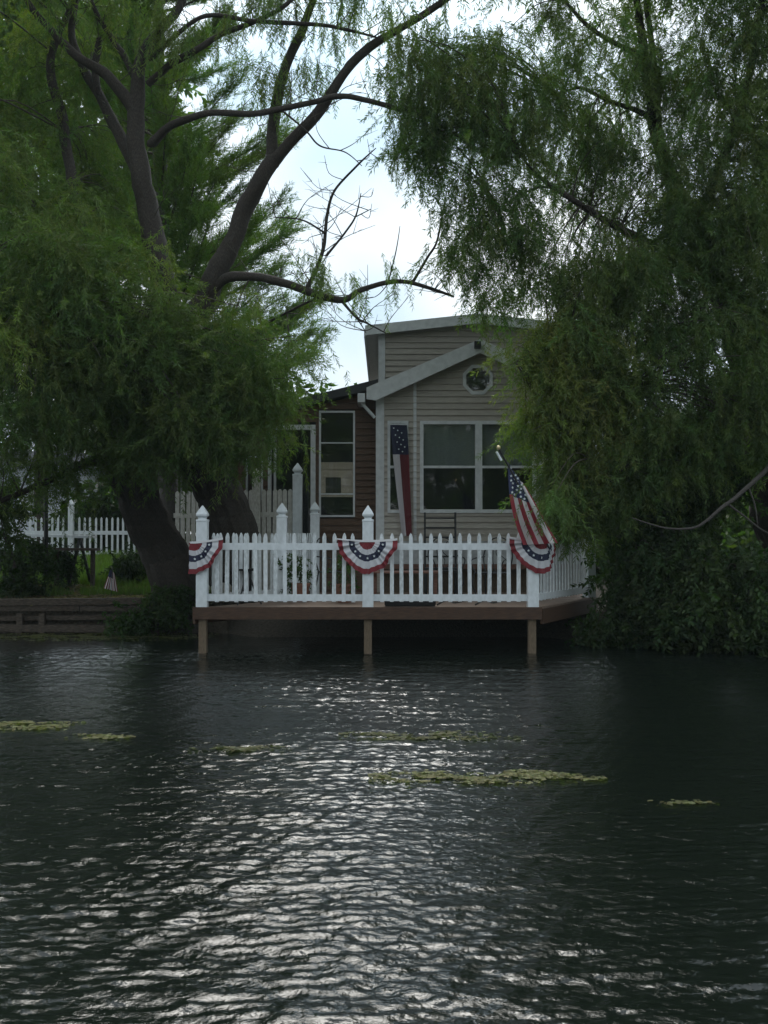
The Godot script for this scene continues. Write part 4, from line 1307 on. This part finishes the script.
# ---------------------------------------------------------------- things on the deck
func iron_chair(label: String, at: Vector3, turn: float) -> void:
	var o := thing("iron_chair", label, "chair", at, turn, "iron chairs on the deck")
	var r := .011
	for s in [-1.0, 1.0]:
		tube_part("leg", o, [Vector3(.21 * s, .43, .2), Vector3(.24 * s, .25, .24), Vector3(.2 * s, .1, .2), Vector3(.25 * s, .0, .27)], r, M.iron, 6)
		tube_part("leg", o, [Vector3(.2 * s, .43, -.2), Vector3(.22 * s, .2, -.24), Vector3(.23 * s, .0, -.3)], r, M.iron, 6)
		tube_part("arm", o, [Vector3(.21 * s, .43, .2), Vector3(.27 * s, .6, .22), Vector3(.27 * s, .66, .05), Vector3(.22 * s, .68, -.22)], r, M.iron, 6)
	tube_part("back_frame", o, [Vector3(-.2, .43, -.2), Vector3(-.25, .7, -.25), Vector3(-.15, .93, -.28), Vector3(0, .99, -.29), Vector3(.15, .93, -.28), Vector3(.25, .7, -.25), Vector3(.2, .43, -.2)], r, M.iron, 6)
	for s in [-1.0, 0.0, 1.0]:
		tube_part("back_scroll", o, [Vector3(.04 * s, .45, -.21), Vector3(.12 * s + .04, .6, -.23), Vector3(.05 * s - .04, .75, -.26), Vector3(.1 * s, .92, -.28)], .007, M.iron, 5)
	tube_part("seat_ring", o, [Vector3(-.21, .43, .2), Vector3(0, .43, .24), Vector3(.21, .43, .2), Vector3(.21, .43, -.2), Vector3(0, .43, -.22), Vector3(-.21, .43, -.2), Vector3(-.21, .43, .2)], r, M.iron, 6)
	for k in 6: bar("seat_slat", o, Vector3(-.2, .432, -.17 + k * .068), Vector3(.2, .432, -.17 + k * .068), .03, .006, M.iron)

func potted_plant(label: String, at: Vector3, h: float, col: Color) -> void:
	var o := thing("potted_plant", label, "plant", at, 0, "potted plants on the deck")
	part("pot", lathe([[0, 0], [.11, 0], [.15, .24], [.165, .24], [.165, .28], [.14, .28], [.13, .25], [0, .25]], 16), M.terracotta, o)
	var sp := []
	for k in 26: sp.append([Transform3D(hang(2.6, rf(.4, .8)), Vector3(rng.randfn(0, .1), .3 + h * rng.randf(), rng.randfn(0, .1))), leaf_col(col, .25)])
	tube_part("stem", o, [Vector3(0, .2, 0), Vector3(.02, .3 + h * .5, 0), Vector3(0, .3 + h, .02)], .008, M.twig, 5)
	leaves(o, M.tw_bro, sp, "foliage")

func make_deck_things() -> void:
	var y := DECK_Y + .004
	iron_chair("black iron chair behind the right fence panel under the large window", Vector3(PX(492, 16.2), y, -16.2), -.5)
	iron_chair("black iron chair with its back to the middle of the right fence panel", Vector3(PX(446, 17.2), y, -17.2), .2)
	iron_chair("black iron chair behind the left fence panel by the porch door", Vector3(PX(336, 16.6), y, -16.6), .9)
	potted_plant("leafy plant in a clay pot behind the left fence panel", Vector3(PX(300, 15.8), y, -15.8), .4, Color(.045, .08, .028))
	potted_plant("leafy clay-potted plant beside the bunting on the middle post", Vector3(PX(345, 15.6), y, -15.6), .3, Color(.05, .09, .03))
	# tall slatted chair under the window
	var o := thing("tall_back_chair", "dark tall-backed slatted chair under the large cottage window", "chair", Vector3(PX(441, 17.7), y, -17.7))
	for s in [-1.0, 1.0]:
		bar("back_post", o, Vector3(.27 * s, 0, -.2), Vector3(.27 * s, 1.43, -.3), .035, .035, M.iron)
		bar("leg", o, Vector3(.27 * s, 0, .25), Vector3(.27 * s, .44, .25), .035, .035, M.iron)
	for k in 5: bar("back_slat", o, Vector3(-.27, .65 + .17 * k, -.248 - .0105 * k), Vector3(.27, .65 + .17 * k, -.248 - .0105 * k), .012, .03, M.iron)
	for k in 5: bar("seat_slat", o, Vector3(-.27, .452, -.18 + .1 * k), Vector3(.27, .452, -.18 + .1 * k), .07, .018, M.iron)
	# low table with a pale top
	o = thing("low_table", "low brown deck table behind the bunting on the middle post", "table", Vector3(PX(405, 16.3), y, -16.3))
	for k in 6: bar("top_slat", o, Vector3(-.55, .44, -.27 + .108 * k), Vector3(.55, .44, -.27 + .108 * k), .1, .025, M.redwood)
	for s in [-1.0, 1.0]:
		for k in [-1.0, 1.0]: bar("leg", o, Vector3(.48 * s, 0, .22 * k), Vector3(.48 * s, .426, .22 * k), .05, .05, M.redwood)
	# coiled hose
	o = thing("garden_hose", "coiled grey garden hose lying on the deck behind the right panel", "hose", Vector3(PX(418, 15.3), y + .02, -15.3))
	for k in 3:
		var pts := []
		for s in 17: pts.append(Vector3(cos(TAU * s / 16) * (.24 - .02 * k), .03 * k, sin(TAU * s / 16) * (.24 - .02 * k)))
		tube_part("coil", o, pts, .015, M.grey, 6, 2)
	# black planter trough at the deck edge
	o = thing("planter_trough", "black planter trough at the deck edge under the right fence panel", "planter", Vector3(PX(410, 14.75), y, -14.78))
	bb("base", o, Vector3(-.36, 0, -.09), Vector3(.36, .02, .09), M.dark)
	for s in [-1.0, 1.0]:
		bb("side", o, Vector3(-.36, .021, .09 * s - .01), Vector3(.36, .12, .09 * s + .01), M.dark)
		bb("end", o, Vector3(.36 * s - .01, .021, -.078), Vector3(.36 * s + .01, .12, .078), M.dark)
	bb("soil", o, Vector3(-.348, .021, -.078), Vector3(.348, .1, .078), M.soil)
	# driftwood
	for k in 2:
		o = thing("driftwood", ["twisted grey driftwood lying on the deck edge beside the black trough", "forked driftwood stick lying near the right corner post"][k], "driftwood", Vector3(PX([452.0, 490.0][k], 14.8), y + .015, -14.8))
		tube_part("branch", o, [Vector3(-.22, .0, 0), Vector3(-.08, .07, .03), Vector3(.05, .03, -.02), Vector3(.25, .09, .02)], .013, M.palebark, 6)
		tube_part("branch", o, [Vector3(-.08, .07, .03), Vector3(.0, .12, .0), Vector3(.08, .11, -.06)], .009, M.palebark, 6)
	# iron plant stand behind the left panel
	o = thing("plant_stand", "black iron tripod plant stand behind the left fence panel", "plant stand", Vector3(PX(247, 15.15), y, -15.15))
	for k in 3:
		var a := TAU * k / 3
		tube_part("leg", o, [Vector3(cos(a) * .03, .5, sin(a) * .03), Vector3(cos(a) * .1, .25, sin(a) * .1), Vector3(cos(a) * .22, 0, sin(a) * .22)], .012, M.iron, 6)
	part("tray", lathe([[0, 0], [.14, 0], [.16, .03], [.15, .03], [.13, .01], [0, .01]], 14), M.iron, o, Vector3(0, .5, 0))

# ---------------------------------------------------------------- floating weed
func weed_patch(label: String, px: float, py: float, wpx: float, hpx: float, n: int, col: Color, tilt := 0.0) -> void:
	# the patch lies on the water plane where that pixel meets it
	var d := 1.68 * F / (py - 535.0)
	var c := Vector3(PX(px, d), 0, -d)
	var wx := wpx * .5 * d / F
	var wz := (1.68 * F / (py - hpx * .5 - 535.0) - 1.68 * F / (py + hpx * .5 - 535.0)) * .5
	var m := Geo.new()
	m.colored = true
	for k in 5:
		var a := TAU * k / 5 + .3
		var r := .0065
		var q := Vector3(cos(a) * .009, .001 * k, sin(a) * .009)
		m.quad(q + Vector3(-r, .002, 0), q + Vector3(0, .004, r), q + Vector3(r, .002, 0), q + Vector3(0, .0, -r))
	var spots := []
	var k := 0
	while spots.size() < n and k < n * 6:
		k += 1
		var ex := rng.randfn(0, .45); var ez := rng.randfn(0, .45)
		if absf(ex) > 1 or absf(ez) > 1: continue
		var x := c.x + ex * wx; var z := c.z + ez * wz + ex * tilt
		if rng.randf() > clampf(.35 + 2.6 * gust.get_noise_2d(x * 9, z * 16), .03, 1): continue
		spots.append([Transform3D(Basis(Vector3(rf(-1, 1), 0, rf(-1, 1)).normalized(), rf(-.12, .12)) * Basis(Vector3.UP, rng.randf() * TAU).scaled(Vector3.ONE * rf(.4, 1.5)), Vector3(x, wave(x, z) + .002, z)), leaf_col(col, .35)])
	var o := Node3D.new()
	o.name = numbered("floating_weed")
	add_child(o)
	leaves(o, [m.mesh()], spots, "weed_leaves")
	tag(o, label, "water weed", "floating weed mats", "stuff")

func make_weeds() -> void:
	var yg := Color(.30, .29, .155)
	weed_patch("long yellow-green mat of weed floating in front of the right fence panel", 486, 776, 235, 13, 2500, yg)
	weed_patch("small yellow-green mat of weed floating below the timber wall", 28, 725, 110, 9, 800, yg)
	weed_patch("thin trail of weed floating beside the small mat", 102, 736, 70, 5, 350, yg)
	weed_patch("faint broken weed trail floating before the middle deck post", 430, 735, 180, 9, 900, Color(.2, .2, .11))
	weed_patch("short faint weed trail floating before the left corner post", 245, 748, 110, 6, 350, Color(.2, .2, .11))
	weed_patch("thin weed trail floating near the shrubs", 675, 801, 80, 5, 70, Color(.22, .22, .11))
	weed_patch("pale scum and weed lining the foot of the timber wall", 85, 636, 260, 9, 5200, Color(.15, .15, .085))
